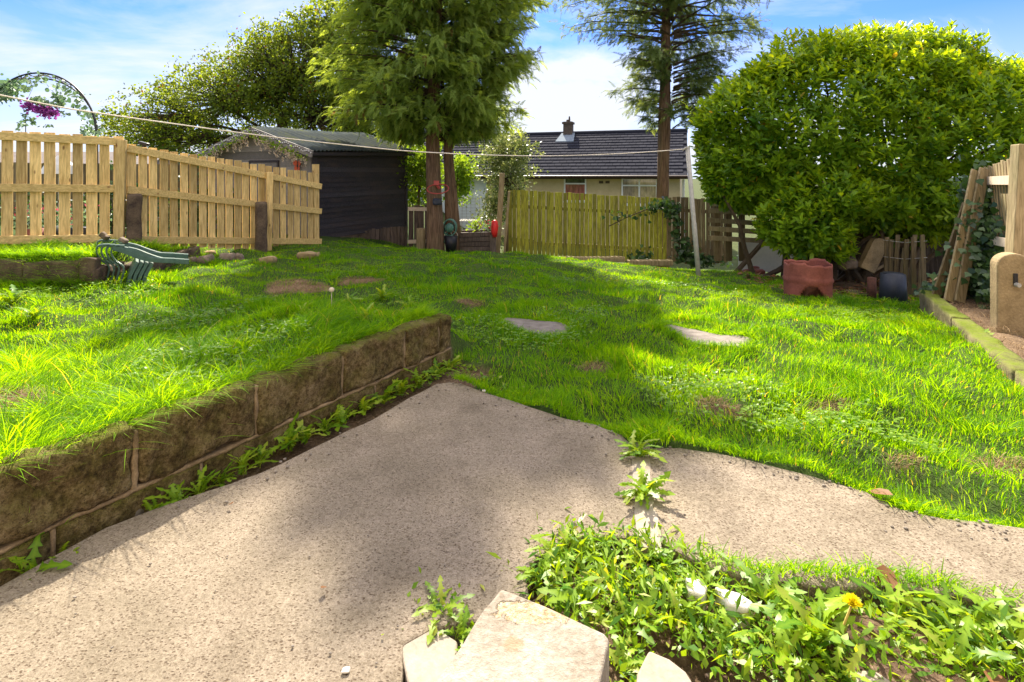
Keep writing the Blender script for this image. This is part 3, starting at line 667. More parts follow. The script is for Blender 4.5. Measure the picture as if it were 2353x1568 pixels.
# fringe along the patio edge and round the slabs
for a, b in zip(PL[8:k_split+18], PL[9:k_split+19]):
    for q in np.linspace(0, 1, 9):
        c = np.array(a)*(1-q)+np.array(b)*q; c = c+np.array((0.01, 0.035))
        if c[0] > -0.30: parts.append(tuft(c[0], c[1], 24, 0.02, rng.uniform(0.035, 0.07), 0.8, R(-95), 1.4, 0.0032, 0.5))
for sl_ in (SLAB1, SLAB2):
    for i in range(len(sl_)):
        a, b = sl_[i], sl_[(i+1) % len(sl_)]; cc = sum((Vector(v) for v in sl_), Vector())/len(sl_)
        for q in np.linspace(0, 1, 8):
            c = a.lerp(b, q); dr = (c-cc).normalized(); parts.append(tuft(c.x+dr.x*.03, c.y+dr.y*.03, 26, 0.02, 0.065, 0.8, math.atan2(-dr.y, -dr.x), 1.3, 0.005, 0.45))
# grass on the bed by the new fence, thick along its edge
for k in range(170):
    q = rng.random(); c = BA*(1-q)+BB*q+np.array((0, rng.uniform(.02, .09))); parts.append(tuft(c[0], c[1], 26, .03, rng.uniform(.10, .20), 1.4, R(-90), .5, .005, .45))
for k in range(95):
    q = rng.random(); c = BA*(1-q)+BB*q if k < 70 else BB*(1-q)+BC*q; nrm = np.array((0.1, 1.0)) if k < 70 else np.array((-1.0, 0.0))
    c = c+nrm*rng.uniform(0.08, 0.5); parts.append(tuft(c[0], c[1], 60, 0.05, rng.uniform(0.07, 0.15), 0.9, None, 1, 0.006, 0.5))
V, F, T = join(parts)
gr = bulk('grass', V, F, T, 'grass'); tag(gr, 'long bright green lawn grass over the whole garden', 'grass', kind='stuff')

# ------------------------------------------------------------------ block retaining wall
w3 = lambda t, d, z: Vector((WE[0]+WU[0]*t+WN[0]*d, WE[1]+WU[1]*t+WN[1]*d, z))
wrot = Matrix.Rotation(math.atan2(WU[1], WU[0]), 3, 'Z')
wall = thing('block_wall', w3(-1.3, 0.05, -0.07), 'mossy brown concrete block wall holding up the long grass beside the patio', 'retaining wall')
up = Geo(); lo = Geo(); mo = Geo(); t = 0.0; k = 0
lens_ = [0.13, 0.30, 0.44, 0.455, 0.45, 0.45, 0.45, 0.45]
for L in lens_:
    c = w3(t-L/2, 0.05, 0.163+0.004*(k % 3)); up.rough(c, (L-0.008, 0.105, 0.214), wrot, 0.017, 0.20, 34, 9, k); t -= L; k += 1
    if k < len(lens_): mo.rough(w3(t, 0.056, 0.156), (0.020, 0.097, 0.20), wrot, 0.007, 0.2, 22, 16, k)
tot = t; t = -0.0; k = 0
for L in [0.20]+[0.45]*6:
    c = w3(t-L/2, 0.055, -0.045); lo.rough(c, (L-0.012, 0.105, 0.19), wrot, 0.008, 0.12, 24, 9, k+20); t -= L; k += 1
    mo.box(w3(t, 0.056, -0.045), (0.014, 0.09, 0.18), wrot)
mo.rough(w3(tot/2, 0.054, 0.053), (abs(tot)-0.01, 0.102, 0.014), wrot, 0.007, 0.2, 160, 16, 5)
up.build('upper_course', 'block', wall, smooth=True); lo.build('lower_course', 'block', wall, smooth=True); mo.build('mortar', 'mortar', wall, smooth=True)

# bed wall at the left
bw = thing('block_wall', (BB[0], BB[1], 0.0), 'low dark block wall of the raised bed under the new fence', 'retaining wall')
g = Geo(); m2 = Geo()
for a, b, z1 in ((BA, BB, 0.385), (BB, BC, 0.30)):
    u = (b-a)/np.linalg.norm(b-a); n_ = np.array((-u[1], u[0])); L = np.linalg.norm(b-a); rt = Matrix.Rotation(math.atan2(u[1], u[0]), 3, 'Z'); q = 0.0; k = 0
    while q < L-0.05:
        l = min(0.44, L-q); c = a+u*(q+l/2)+n_*0.045
        g.rough((c[0], c[1], z1-0.11-0.02*(k % 2)-(0.08*q/L if z1 < .35 else 0)), (l-0.002, 0.10, 0.215), rt, 0.018, 0.14, 22, 8, k); g.rough((c[0], c[1], z1-0.33), (l-0.002, 0.11, 0.215), rt, 0.014, 0.12, 22, 8, k+9)
        q += l; k += 1
g.build('block_course', 'stub', bw, smooth=True)

# mossy kerb at the right
kb = thing('mossy_kerb', (KA[0], KA[1], -0.1), 'low moss covered kerb wall between the lawn and the soil bed on the right', 'garden kerb')
krot = lambda p, q: Matrix.Rotation(math.atan2(q[1]-p[1], q[0]-p[0]), 3, 'Z')
kp = [KA-KU*0.95, KA+KU*0.12, KA+KU*1.55, KB+KU*0.0]; kz = [0.06, 0.055, 0.02, -0.02]
for i in range(3):
    g = Geo(); a, b = kp[i], kp[i+1]; c = (a+b)/2+KN*0.05; L = np.linalg.norm(b-a); zc = (kz[i]+kz[i+1])/2
    pitch = math.atan2(kz[i+1]-kz[i], L); rt = krot(a, b) @ Matrix.Rotation(-pitch, 3, 'Y')
    g.rough((c[0], c[1], zc-0.15), (L-0.012, 0.125, 0.30), rt, 0.010, 0.14, 46, 7, i*3); g.build('kerb_stone', 'kerb', kb, smooth=True)
# ------------------------------------------------------------------ new timber fence at the left
F0 = Vector((-5.9, 5.58, 0)); F1 = Vector((-4.42, 6.2, 0)); F2 = Vector((-3.01, 8.4, 0))
def xat(x, A, B):
    """parameter along A-B where the bearing x crosses it"""
    k = (x-CX)/FPX; d = B-A; return (k*A.y-A.x)/(d.x-k*d.y)
def zat(y, Y): return EYE-(y-HY)/FPX*Y
nf = thing('timber_fence', (F1.x, F1.y, 0.3), 'new pale pine picket fence with three rails, stepping down to the shed', 'fence')
# (t along, top, bottom) along each bay
def bay(A, B, tops, bots, rails, n, bw_, overs=0.03, jit=0.012):
    pk = Geo(); u = (B-A).normalized(); nrm = Vector((u.y, -u.x, 0))
    for i in range(n):
        q = (i+0.5)/n; p = A.lerp(B, q); zt_ = tops[0]+(tops[1]-tops[0])*q+random.uniform(-jit, jit); zb = bots[0]+(bots[1]-bots[0])*q+random.uniform(-jit, jit)
        p = p-nrm*0.014*-1*0; off = nrm*-0.012
        pk.beam(Vector((p.x, p.y, zb))+off+u*random.uniform(-.004, .004), Vector((p.x, p.y, zt_))+off+u*random.uniform(-.006, .006), bw_*random.uniform(0.93, 1.04), 0.018, side=u)
    pk.build('pickets', 'pine', nf, bevel=0.0015)
    for (z0, z1) in rails:
        r = Geo(); r.beam(Vector((A.x, A.y, z0))+nrm*0.022, Vector((B.x, B.y, z1))+nrm*0.022, 0.085, 0.036, side=(0, 0, 1)); r.build('rail', 'pinerail', nf, bevel=0.003)
bay(F0, F1, (zat(291, 5.62), zat(316, 6.2)), (zat(563, 5.58), zat(566, 6.2)), [(zat(306, 5.6), zat(327, 6.2)), (zat(430, 5.6), zat(434, 6.2)), (zat(553, 5.6), zat(547, 6.2))], 13, 0.096)
F1b = F1+(F2-F1).normalized()*0.02; F2b = F2+(F2-F1).normalized()*0.06
bay(F1b, F2b, (zat(331, 6.22), zat(400, 8.45)), (zat(560, 6.22), zat(582, 8.45)), [(zat(341, 6.22), zat(429, 8.45)), (zat(436, 6.22), zat(486, 8.45)), (zat(551, 6.22), zat(555, 8.45))], 23, 0.090)
nrm1 = Vector(((F2-F1).y, -(F2-F1).x, 0)).normalized()
g = Geo(); g.beam((F1.x-0.02, F1.y-0.06, zat(567, 6.15)-0.15), (F1.x+0.015, F1.y-0.06, zat(322, 6.15)), 0.095, 0.06, side=(1, 0.3, 0)); g.build('post', 'pine', nf, bevel=0.003)
tq = xat(611, F1, F2); q = F1.lerp(F2, tq); g = Geo(); g.beam(Vector((q.x, q.y, 0.05))+nrm1*0.06, Vector((q.x+0.02, q.y, zat(396, q.y)))+nrm1*0.06, 0.085, 0.05, side=(1, 0.6, 0)); g.build('post', 'pine', nf, bevel=0.003)
g = Geo(); g.beam((F2.x-0.06, F2.y+0.10, -0.15), (F2.x-0.06, F2.y+0.10, zat(378, 8.5)), 0.10, 0.07, side=(1, 0.6, 0)); g.build('post', 'pine', nf, bevel=0.003)
# concrete stubs
for (x, yt, yb, Y, w_, lb) in ((308, 446, 567, 6.22, 0.145, 'dark mossy concrete stub post against the fence, the one nearer the plastic chairs'), (600, 464, 580, 0, 0.145, 'dark mossy concrete stub post against the fence, the one nearer the shed')):
    if Y == 0: Y = (F1.lerp(F2, xat(600, F1, F2))).y-0.17
    p0 = P(x, yb, Y); p1 = P(x, yt, Y); h = p1.z-p0.z+0.15; g = Geo(); g.rough((p0.x, p0.y, (p0.z-0.15+p1.z)/2), (w_, 0.11, h), Matrix.Rotation(0.6, 3, 'Z'), 0.012, 0.22, 20, 5, x)
    tag(g.build('stub_post', 'stub', origin=(p0.x, p0.y, p0.z), smooth=True), lb, 'fence post', 'concrete stub posts')
# little black thing on the fence top
p = P(540*0+ (890/1.651)*0.6128, (200+560/1.651)*0.6128, 6.55); g = Geo(); g.box(p, (0.11, 0.06, 0.035), Matrix.Rotation(0.25, 3, 'Y')); g.box(p+Vector((0, 0, -0.03)), (0.03, 0.03, 0.04))
tag(g.build('fence_top_object', 'black', origin=p, bevel=0.006), 'small black object on the top rail of the pine fence', 'light')

# ------------------------------------------------------------------ shed
SC = Vector((-3.46, 9.4, 0)); SF = Vector((-2.33, 12.0, 0)); su = (SF-SC).normalized(); sv = Vector((-su.y, su.x, 0)); SW = 2.55
shed = thing('garden_shed', (SC.x, SC.y, -0.1), 'dark stained timber shed with corrugated roof behind the new fence', 'shed')
ze0, ze1 = 1.56, 1.66; zb = -0.02; rise = 0.40
def S(a, b, z): return Vector((SC.x+su.x*a+sv.x*b, SC.y+su.y*a+sv.y*b, z))
Ls = (SF-SC).length
g = Geo(); n = 17
for i in range(n):
    z0 = zb+0.02+(ze0-zb-0.02)*i/n; z1 = zb+0.02+(ze0-zb-0.02)*(i+1)/n
    # lapped board: bottom edge proud
    a, b, c, d = S(0.03, -0.014, z0), S(Ls-0.03, -0.014, z0+0.01), S(Ls-0.03, 0.0, z1+0.016), S(0.03, 0.0, z1+0.004)
    g.add([a, b, c, d, S(0.03, 0.02, z0), S(Ls-0.03, 0.02, z0+0.01)], [(0, 1, 2, 3), (0, 4, 5, 1)])
g.build('side_wall', 'dark', shed)
g = Geo()
g.add([S(0.02, 0.02, -0.5), S(Ls, 0.02, -0.5), S(Ls, SW, -0.5), S(0.02, SW, -0.5), S(0.02, 0.02, ze0), S(Ls, 0.02, ze1), S(Ls, SW, ze1), S(0.02, SW, ze0), S(0.02, SW/2, ze0+rise), S(Ls, SW/2, ze1+rise)], [(0, 3, 2, 1), (0, 1, 5, 4), (1, 2, 6, 9, 5), (2, 3, 7, 6), (3, 0, 4, 8, 7), (4, 5, 9, 8), (8, 9, 6, 7)])
g.build('core', 'dark', shed)
g = Geo(); n = 15
for i in range(n):
    z0 = zb+(ze0+rise-zb)*i/n; z1 = zb+(ze0+rise-zb)*(i+1)/n
    def hw(z): return SW/2 if z <= ze0 else SW/2*max(0, 1-(z-ze0)/rise)
    w0, w1 = hw(z0), hw(z1-0.001); m_ = SW/2
    g.add([S(-0.014, m_-w0, z0), S(-0.002, m_-w1, z1), S(-0.002, m_+w1, z1), S(-0.014, m_+w0, z0), S(0.02, m_-w0, z0), S(0.02, m_+w0, z0)], [(0, 1, 2, 3), (0, 3, 5, 4)])
g.build('gable_wall', 'greyboard', shed)
for a, b in ((S(-0.02, 0.03, zb), S(-0.02, 0.03, ze0-0.02)), (S(-0.02, SW-0.03, zb), S(-0.02, SW-0.03, ze0-0.02))): g = Geo(); g.beam(a, b, 0.07, 0.03, side=sv); g.build('corner_trim', 'greyboard', shed)
g = Geo(); g.beam(S(0.04, -0.02, zb), S(0.04, -0.02, ze0-0.01), 0.10, 0.03, side=su); g.build('corner_post', 'dark', shed); g = Geo(); g.beam(S(Ls-0.03, -0.02, zb), S(Ls-0.03, -0.02, ze1-0.01), 0.07, 0.03, side=su); g.build('corner_post', 'dark', shed)
# door in the gable, mostly behind the fence
d0 = SW*0.30; g = Geo()
for i in range(5): g.beam(S(-0.03, d0+0.13*i+0.07, zb+0.05), S(-0.03, d0+0.13*i+0.07, 1.36), 0.122, 0.018, side=sv)
do = g.build('door', 'greyboard', shed)
g = Geo(); g.beam(S(-0.028, d0-0.01, 1.385), S(-0.028, d0+0.68, 1.385), 0.04, 0.03, side=(0, 0, 1)); g.beam(S(-0.028, d0-0.01, zb), S(-0.028, d0-0.01, 1.40), 0.03, 0.03, side=sv); g.beam(S(-0.028, d0+0.68, zb), S(-0.028, d0+0.68, 1.40), 0.03, 0.03, side=sv); g.build('door_frame', 'dark', do)
# corrugated roof, two slopes
def roof_slope(b_out, b_in, zo, zi, name):
    nu, nv = 150, 5; vs = []; fs = []
    for i in range(nu+1):
        a = -0.16+(Ls+0.30)*i/nu; wv = 0.016*math.cos(a/0.095*2*math.pi); dz = (ze1-ze0)*(a/Ls)
        for j in range(nv+1):
            q = j/nv; vs.append(S(a, b_out+(b_in-b_out)*q, zo+(zi-zo)*q+dz+wv+0.012*math.sin(a*2.1+q)))
    for i in range(nu):
        for j in range(nv): k = i*(nv+1)+j; fs.append((k, k+1, k+nv+2, k+nv+1) if b_out > b_in else (k, k+nv+1, k+nv+2, k+1))
    g = Geo(); g.add(vs, fs, (0.5, 0.5, 0)); o = g.build(name, 'corr', shed, smooth=True); s_ = o.modifiers.new('solid', 'SOLIDIFY'); s_.thickness = 0.008
ov = 0.16; sl_r = rise/(SW/2)
roof_slope(-ov, SW/2, ze0-ov*sl_r+0.05, ze0+rise+0.05, 'roof'); roof_slope(SW+ov, SW/2, ze0-ov*sl_r+0.05, ze0+rise+0.05, 'roof')
g = Geo()
for sgn, b_o in ((-1, -ov), (1, SW+ov)): g.beam(S(-0.15, b_o, ze0-ov*sl_r-0.02), S(-0.15, SW/2, ze0+rise-0.02), 0.12, 0.025, side=(0, 0, 1))
g.build('barge_board', 'greyboard', shed)
g = Geo(); g.beam(S(-0.13, -ov+0.03, ze0-ov*sl_r-0.012), S(Ls+0.12, -ov+0.03, ze1-ov*sl_r-0.012), 0.06, 0.03, side=(0, 0, 1)); g.build('eaves_board', 'dark', shed)
g = Geo(); g.rough(S(Ls/2, 0.02, -0.12), (Ls, 0.14, 0.24), Matrix.Rotation(math.atan2(su.y, su.x), 3, 'Z'), 0.01, 0.1, 30, 6, 4); g.build('plinth', 'stub', shed)
# fairy lights along barge board, wisteria garland, butterfly
BL = []
for b_o in (-ov, SW+ov):
    for i in range(34):
        g = Geo(); q = (i+0.5)/34; p = S(-0.168, b_o+(SW/2-b_o)*q, ze0-ov*sl_r-0.02+(rise+ov*sl_r)*q+0.02+0.02*math.sin(i*1.1)); g.box(p, (0.014, 0.014, 0.018), t=(1, 1, 0)); BL.append(g)
fl_ = thing('light_string', S(-0.17, SW/2, ze0+rise), 'string of tiny white lights along the shed gable edge', 'string lights'); [q_.build('bulb', 'upvc', fl_) for q_ in BL]
g = Geo(); g.tube([S(-0.166, -ov, ze0-ov*sl_r-.01), S(-0.166, SW/2, ze0+rise), S(-0.166, SW+ov, ze0-ov*sl_r-.01)], .004, 5); g.build('cable', 'black', fl_)
gar = thing('flower_garland', S(-0.2, SW/2, ze0+rise-0.2), 'garland of hanging cream blossom and leaves under the shed gable', 'garland')
locs = []; ll = []
for b_o in (-ov+0.1, SW+ov-0.1):
    for i in range(26):
        q = (i+0.3)/26; top_ = S(-0.19, b_o+(SW/2-b_o)*q, ze0-ov*sl_r-0.08+(rise+ov*sl_r)*q)
        if rng.random() < 0.75:
            L = rng.uniform(0.10, 0.24)
            for k in range(34):
                f = rng.random(); locs.append(np.array(top_)+np.array([0, 0, -L*f])+rng.normal(0, 0.02*(1.15-f), 3))
        for k in range(8): ll.append(np.array(top_)+rng.normal(0, 0.035, 3))
locs = np.array(locs); ll = np.array(ll); tv, tf = tpl_simple(0.4)
V, F, T = scatter(tv, tf, frames(runit(len(locs)), runit(len(locs))), locs, rng.uniform(.02, .035, len(locs)), rng.random(len(locs))); bulk('blossom', V, F, T, 'wist', gar)
V, F, T = scatter(tv, tf, frames(runit(len(ll)), runit(len(ll))), ll, rng.uniform(.03, .06, len(ll)), rng.random(len(ll))); bulk('leaves', V, F, T, 'lime', gar)
bp = S(-0.05, 0.27, 1.30); g = Geo()
for sx in (-1, 1):
    for (dy_, dz_, w_, h_) in ((0.045, 0.045, .08, .10), (0.035, -0.045, .06, .08)):
        pts = [bp+sv*sx*(0.004+w_*(.5+.5*math.cos(a)))*1.0+Vector((0, 0, dz_+h_*.5*math.sin(a)))+su*(-0.02*abs(math.cos(a/2))) for a in np.linspace(0, 2*math.pi, 11)[:-1]]
        back = [p_+su*0.006 for p_ in pts]; nn = len(pts)
        g.add(pts+back, [tuple(range(nn)), tuple(range(2*nn-1, nn-1, -1))]+[(i, (i+1) % nn, nn+(i+1) % nn, nn+i) for i in range(nn)])
bt = thing('butterfly_ornament', bp, 'orange butterfly ornament fixed to the grey shed gable', 'ornament'); M['orange'] = plain('orange_paint', (0.62, 0.10, 0.03), (0.30, 0.05, 0.02), 40, 0.5)
g.build('wings', 'orange', bt); g = Geo(); g.tube([bp+Vector((0, 0, -0.06)), bp, bp+Vector((0, 0, 0.07))], [0.004, 0.01, 0.005], 6); g.build('body', 'black', bt)

# ------------------------------------------------------------------ pickets by the shed, post and rails
def picket_run(name, A, B, n, z0, z1, w_, mat, label, rails=(), railmat=None, jit=0.03, pointed=False, group=None):
    t_ = thing(name, A, label, 'fence', group); u = (B-A).normalized(); nr = Vector((u.y, -u.x, 0)); g = Geo()
    for i in range(n):
        q = (i+0.5)/n; p = A.lerp(B, q); a = p+Vector((0, 0, (z0[0]+(z0[1]-z0[0])*q)-p.z)); b = Vector((p.x, p.y, z1[0]+(z1[1]-z1[0])*q+random.uniform(-jit, jit)))+u*random.uniform(-jit*.4, jit*.4)
        g.beam(a, b, w_*random.uniform(.9, 1.08), 0.018, side=u)
    g.build('pickets', mat, t_)
    for (ra, rb, h_, front) in rails:
        r = Geo(); r.beam(Vector((A.x, A.y, ra))+nr*(0.028 if front else -0.03), Vector((B.x, B.y, rb))+nr*(0.028 if front else -0.03), h_, 0.035, side=(0, 0, 1)); r.build('rail', railmat or mat, t_)
    return t_
A = P(762, 560, 10.2); B = P(936, 545, 11.4)
picket_run('picket_fence', A, B, 20, (-0.6, -0.6), (zat(535, 10.2), zat(520, 11.4)), 0.075, 'picket', 'low dark weathered picket fence along the foot of the shed', [(-0.25, -0.3, 0.05, False)], None, 0.02)
A = P(938, 560, 11.2); B = P(1000, 560, 11.2)
picket_run('picket_fence', A, B, 5, (-0.6, -0.6), (zat(474, 11.2), zat(472, 11.2)), 0.10, 'picket', 'dark pickets with two pale rails between shed and tree', [(zat(481, 11.1), zat(482, 11.1), 0.075, True), (zat(557, 11.1), zat(555, 11.1), 0.075, True)], 'palerail', 0.015)
p0 = P(967, 578, 10.7); p1 = P(967, 524, 10.7); g = Geo(); g.rough(((p0.x), p0.y, (p0.z-.2+p1.z)/2), (0.18, 0.11, p1.z-p0.z+.2), None, 0.008, 0.35, 16, 5, 3)
tag(g.build('stub_post', 'greypost', origin=p0, smooth=True), 'short round topped grey post in front of the pale rails', 'fence post')

# ------------------------------------------------------------------ trees
def limb(a, b, r0, r1, g, sag=0.0, n=5):
    a = Vector(a); b = Vector(b); pts = []; rs = []
    for i in range(n):
        q = i/(n-1); p = a.lerp(b, q); p.z += sag*math.sin(math.pi*q); w = Vector(mnoise.noise_vector(p*1.7))*0.06*(b-a).length*math.sin(math.pi*q); pts.append(p+w); rs.append(r0+(r1-r0)*q)
    g.tube(pts, rs, 6, cap=True); return pts
def trunk_mesh(pts, rs, n=18, amp=0.02, seed=0):
    g = Geo(); fine = []; fr = []
    for i in range(len(pts)-1):
        for k in range(8): q = k/8; fine.append(Vector(pts[i]).lerp(Vector(pts[i+1]), q)); fr.append(rs[i]*(1-q)+rs[i+1]*q)
    fine.append(Vector(pts[-1])); fr.append(rs[-1]); g.tube(fine, fr, n, (0.5, 0.5, 0))
    for i, v in enumerate(g.V):
        v = Vector(v); c = fine[i//n]; d = v-c; th = math.atan2(d.y, d.x)
        k = 1+0.10*math.sin(th*5+seed+v.z*0.8)+0.06*math.sin(th*11+v.z*1.7+seed*2); g.V[i] = tuple(c+d*k)
    return g
# cypress (multi stem, crown runs out of the picture)
cy = P(1000, 573, 10.5); cy.z = zs(cy.x, cy.y)-0.05
cyp = thing('cypress_tree', cy, 'big drooping conifer with red brown trunk standing beside the shed', 'tree')
ax_top = Vector((cy.x+0.12, 10.9, 8.8))
trunk_mesh([cy, cy+Vector((-0.02, 0, .9)), cy+Vector((-.05, .02, 2.2)), Vector((cy.x+.02, 10.6, 4.2)), ax_top], [.175, .145, .125, .10, .02], 22, seed=1).build('trunk', 'bark', cyp, smooth=True)
for (x0, x1, r_, yy, yt) in ((1036, 1026, 0.075, 10.9, 342), (1052, 1030, 0.10, 11.0, 342)):
    a = P(x0, 570, yy); a.z = zs(a.x, a.y)-0.1; b = P(x1, yt, yy); c = b+Vector((0.1, 0.1, 2.0))
    trunk_mesh([a, a.lerp(b, .5), b, c], [r_*1.25, r_, r_*.85, r_*.4], 14, seed=x0).build('stem', 'bark', cyp, smooth=True)
def env_cyp(z):
    # half width of the crown in metres against height
    return np.interp(z, [1.8, 2.0, 2.3, 2.8, 3.4, 4.4, 5.5, 6.6, 7.4, 8.7], [0.7, 1.3, 1.85, 1.98, 1.95, 1.9, 1.95, 1.75, 1.1, 0.15])
tv, tf = tpl_frond(8, 0.45, 0.036, 0.36)
def conifer(parent, cx, cy_, envf, z0, z1, nb, per, mat, size, left=1.0, right=1.0, thin=None, rise=0.25, name='crown', wob=0.25, rad0=0.25):
    g = Geo(); L, D, S_, Tn, Up = [], [], [], [], []
    for i in range(nb):
        z = z0+(z1-z0)*((i+rng.random())/nb); th = rng.uniform(0, 2*np.pi); c, s = math.cos(th), math.sin(th)
        rad = float(envf(z))*((right(z) if callable(right) else right) if c > 0 else left)*rng.uniform(1-wob*1.6, 1+wob*.55)
        if thin is not None and rng.random() < thin(z, th): continue
        tip = Vector((cx+c*rad, cy_+s*rad, z)); root = Vector((cx+c*.05, cy_+s*.05, z-rise*rad-0.1)); pts = limb(root, tip, 0.012+0.010*rad, 0.005, g, 0.05*rad)
        for k in range(per):
            q = rad0+(1-rad0)*math.sqrt(rng.random()); f = min(3.999, q*4); a, b = pts[int(f)], pts[int(f)+1]; p = a.lerp(b, f-int(f))
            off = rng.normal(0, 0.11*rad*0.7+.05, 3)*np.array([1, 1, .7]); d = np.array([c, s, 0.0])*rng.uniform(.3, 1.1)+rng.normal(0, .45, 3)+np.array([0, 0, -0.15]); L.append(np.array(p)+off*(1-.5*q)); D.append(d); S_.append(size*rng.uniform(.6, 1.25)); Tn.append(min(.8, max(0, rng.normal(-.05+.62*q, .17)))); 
    L = np.array(L); D = np.array(D); S_ = np.array(S_); Tn = np.array(Tn); Tn = np.where(rng.random(len(Tn)) < .012, 1.0, Tn)
    up_ = np.tile([0, 0, 1.0], (len(L), 1))+rng.normal(0, .35, (len(L), 3))
    V, F, T = scatter(tv, tf, frames(D, up_), L, S_, Tn); T = np.clip(T+rng.normal(0, .04, len(T)), 0, 1)
    g.build('branches', 'twig', parent); bulk(name, V, F, T, mat, parent)
conifer(cyp, cy.x+0.02, 10.9, env_cyp, 1.95, 8.7, 560, 98, 'cypress', 0.205, 1.02, lambda z: float(np.interp(z, [4.2, 5.4], [0.90, 1.30])), lambda z, th: 0.0 if z < 6.2 else (0.45 if z < 6.9 else 0.88), wob=.22, rise=0.05)

# spruce like tree behind the green fence
sp = P(1522, 500, 13.0); sp.z = zs(sp.x, sp.y)-0.1
spr = thing('conifer_tree', sp, 'tall airy dark conifer with a bare lower trunk behind the green fence', 'tree')
trunk_mesh([sp, P(1523, 455, 13), P(1527, 300, 13), P(1529, 120, 13), P(1532, -60, 13.1), P(1532, -420, 13.2)], [.155, .14, .132, .105, .085, .02], 20, seed=5).build('trunk', 'bark', spr, smooth=True)
def env_sp(z): return np.interp(z, [2.3, 2.7, 3.1, 3.6, 4.2, 4.8, 5.8, 6.6, 7.3], [0.6, 1.15, 1.45, 1.15, 1.7, 2.25, 2.6, 2.1, 0.6])
tv, tf = tpl_frond(7, 0.22, 0.034, 0.34)
conifer(spr, sp.x+0.22, 13.0, env_sp, 2.35, 7.3, 380, 50, 'spruce', 0.25, 1.0, 1.0, lambda z, th: 0.55 if z < 4.2 else (0.38 if z < 5.3 else 0.0), rise=0.02, wob=.33, rad0=0.2)

def broadtree(name, base, label, tr_r, clusters, nleaf, size, mat, per_cl=60, crad=0.45, group=None, cat='tree', trunkto=None, tmpl=None, lean=0.0, limbr=0.05, fill=0.45, trunkmat='bark'):
    """clusters: ellipsoids (centre, radii); twigs fan out to the points, leaves around them"""
    t_ = thing(name, base, label, cat, group); top = Vector(trunkto) if trunkto is not None else Vector(clusters[0][0])
    trunk_mesh([base, Vector(base).lerp(top, .5)+Vector((lean, 0, 0)), top], [tr_r, tr_r*.8, tr_r*.45], 12, seed=3).build('trunk', trunkmat, t_, smooth=True)
    g = Geo(); L, D, Tn = [], [], []; vol = np.array([c[1][0]*c[1][2] for c in clusters]); vol = vol/vol.sum()
    ncl = max(1, nleaf//per_cl)
    for i in range(ncl):
        c = clusters[rng.choice(len(clusters), p=vol)]; u = runit(1)[0]; rr = rng.uniform(fill, 1.0)**0.6; p = np.array(c[0])+u*np.array(c[1])*rr
        if rng.random() < 0.55: limb(Vector(c[0]).lerp(top, .25), Vector(p), limbr*.5, 0.006, g, 0, 4)
        k = per_cl; cs_ = crad*rng.uniform(.55, 1.25); p = p+u*(rng.uniform(0, .45) if rng.random() < .3 else 0); pts = p+rng.normal(0, cs_*.5, (k, 3))*np.array([1, 1, .6]); L.append(pts); D.append(u[None]*.5+rng.normal(0, .7, (k, 3))); Tn.append(np.clip(rng.normal(rng.uniform(.2, .6), .15, k), 0, .82))
    for c in clusters: limb(top.lerp(Vector(base), .3), Vector(c[0]), limbr, limbr*.4, g, 0.05, 5)
    L = np.concatenate(L); D = np.concatenate(D); Tn = np.concatenate(Tn); Tn = np.where(rng.random(len(Tn)) < .02, 1.0, Tn)
    a, b = tmpl or tpl_simple(.32)
    V, F, T = scatter(a, b, frames(D, runit(len(L))), L, size*rng.uniform(.6, 1.2, len(L)), Tn)
    g.build('branches', 'twig', t_); bulk('crown', V, F, T, mat, t_); return t_
def E(x, y, Y, rx, ry, rd): return (tuple(P(x, y, Y)), (rx*Y/FPX, rd, ry*Y/FPX))
bt_ = P(640, 470, 16); bt_.z = 0.0
broadtree('broadleaf_tree', bt_, 'wide brownish green broadleaf tree rising behind the shed', 0.2,
          [E(620, 195, 16, 150, 95, 1.8), E(690, 160, 16, 120, 115, 1.8), E(500, 230, 16, 130, 75, 1.6), E(380, 270, 16, 105, 70, 1.4), E(310, 310, 16, 75, 42, 1.2), E(740, 280, 16, 120, 90, 1.8), E(450, 330, 16, 150, 40, 1.4), E(620, 120, 16.2, 60, 60, 1.0)], 45000, 0.095, 'broad', 34, 0.34, trunkto=P(650, 260, 16), limbr=.06, fill=.3)
bt_ = P(850, 470, 17); bt_.z = 0.0
broadtree('broadleaf_tree', bt_, 'green broadleaf tree showing between the brownish tree and the conifer', 0.2, [E(800, 110, 17, 100, 110, 1.5), E(860, 250, 17, 130, 90, 1.5), E(730, 60, 17, 60, 55, 1.2)], 20000, 0.11, 'broad', 40, 0.34, trunkto=P(840, 220, 17), fill=.3)
for k_, (x, y, Y, rx, ry, lb) in enumerate(((962, 400, 12.6, 42, 62, 'bright yellow green bush showing between the shed and the conifer trunk'), (1050, 415, 14.5, 26, 48, 'bright yellow green bush just right of the conifer stems'))):
    b_ = P(x, y+ry, Y); b_.z = zs(b_.x, b_.y)
    broadtree('leafy_bush', b_, lb, 0.04, [E(x, y, Y, rx, ry, .6), E(x+15, y-30, Y, rx*.7, ry*.6, .5)], 5200 if k_ == 0 else 3200, 0.085, 'lime', 40, 0.22, 'bright bushes behind the conifer', 'bush', limbr=.02)
b_ = P(1165, 480, 13.2); b_.z = zs(b_.x, b_.y)
broadtree('variegated_shrub', b_, 'tall cream and green variegated shrub beside the green fence end post', 0.05, [E(1168, 410, 13.2, 38, 70, .6), E(1150, 355, 13.2, 34, 36, .5), E(1182, 350, 13.2, 30, 36, .5), E(1135, 490, 13.2, 22, 44, .5)], 9000, 0.075, 'varieg', 40, 0.22, None, 'bush', limbr=.02)

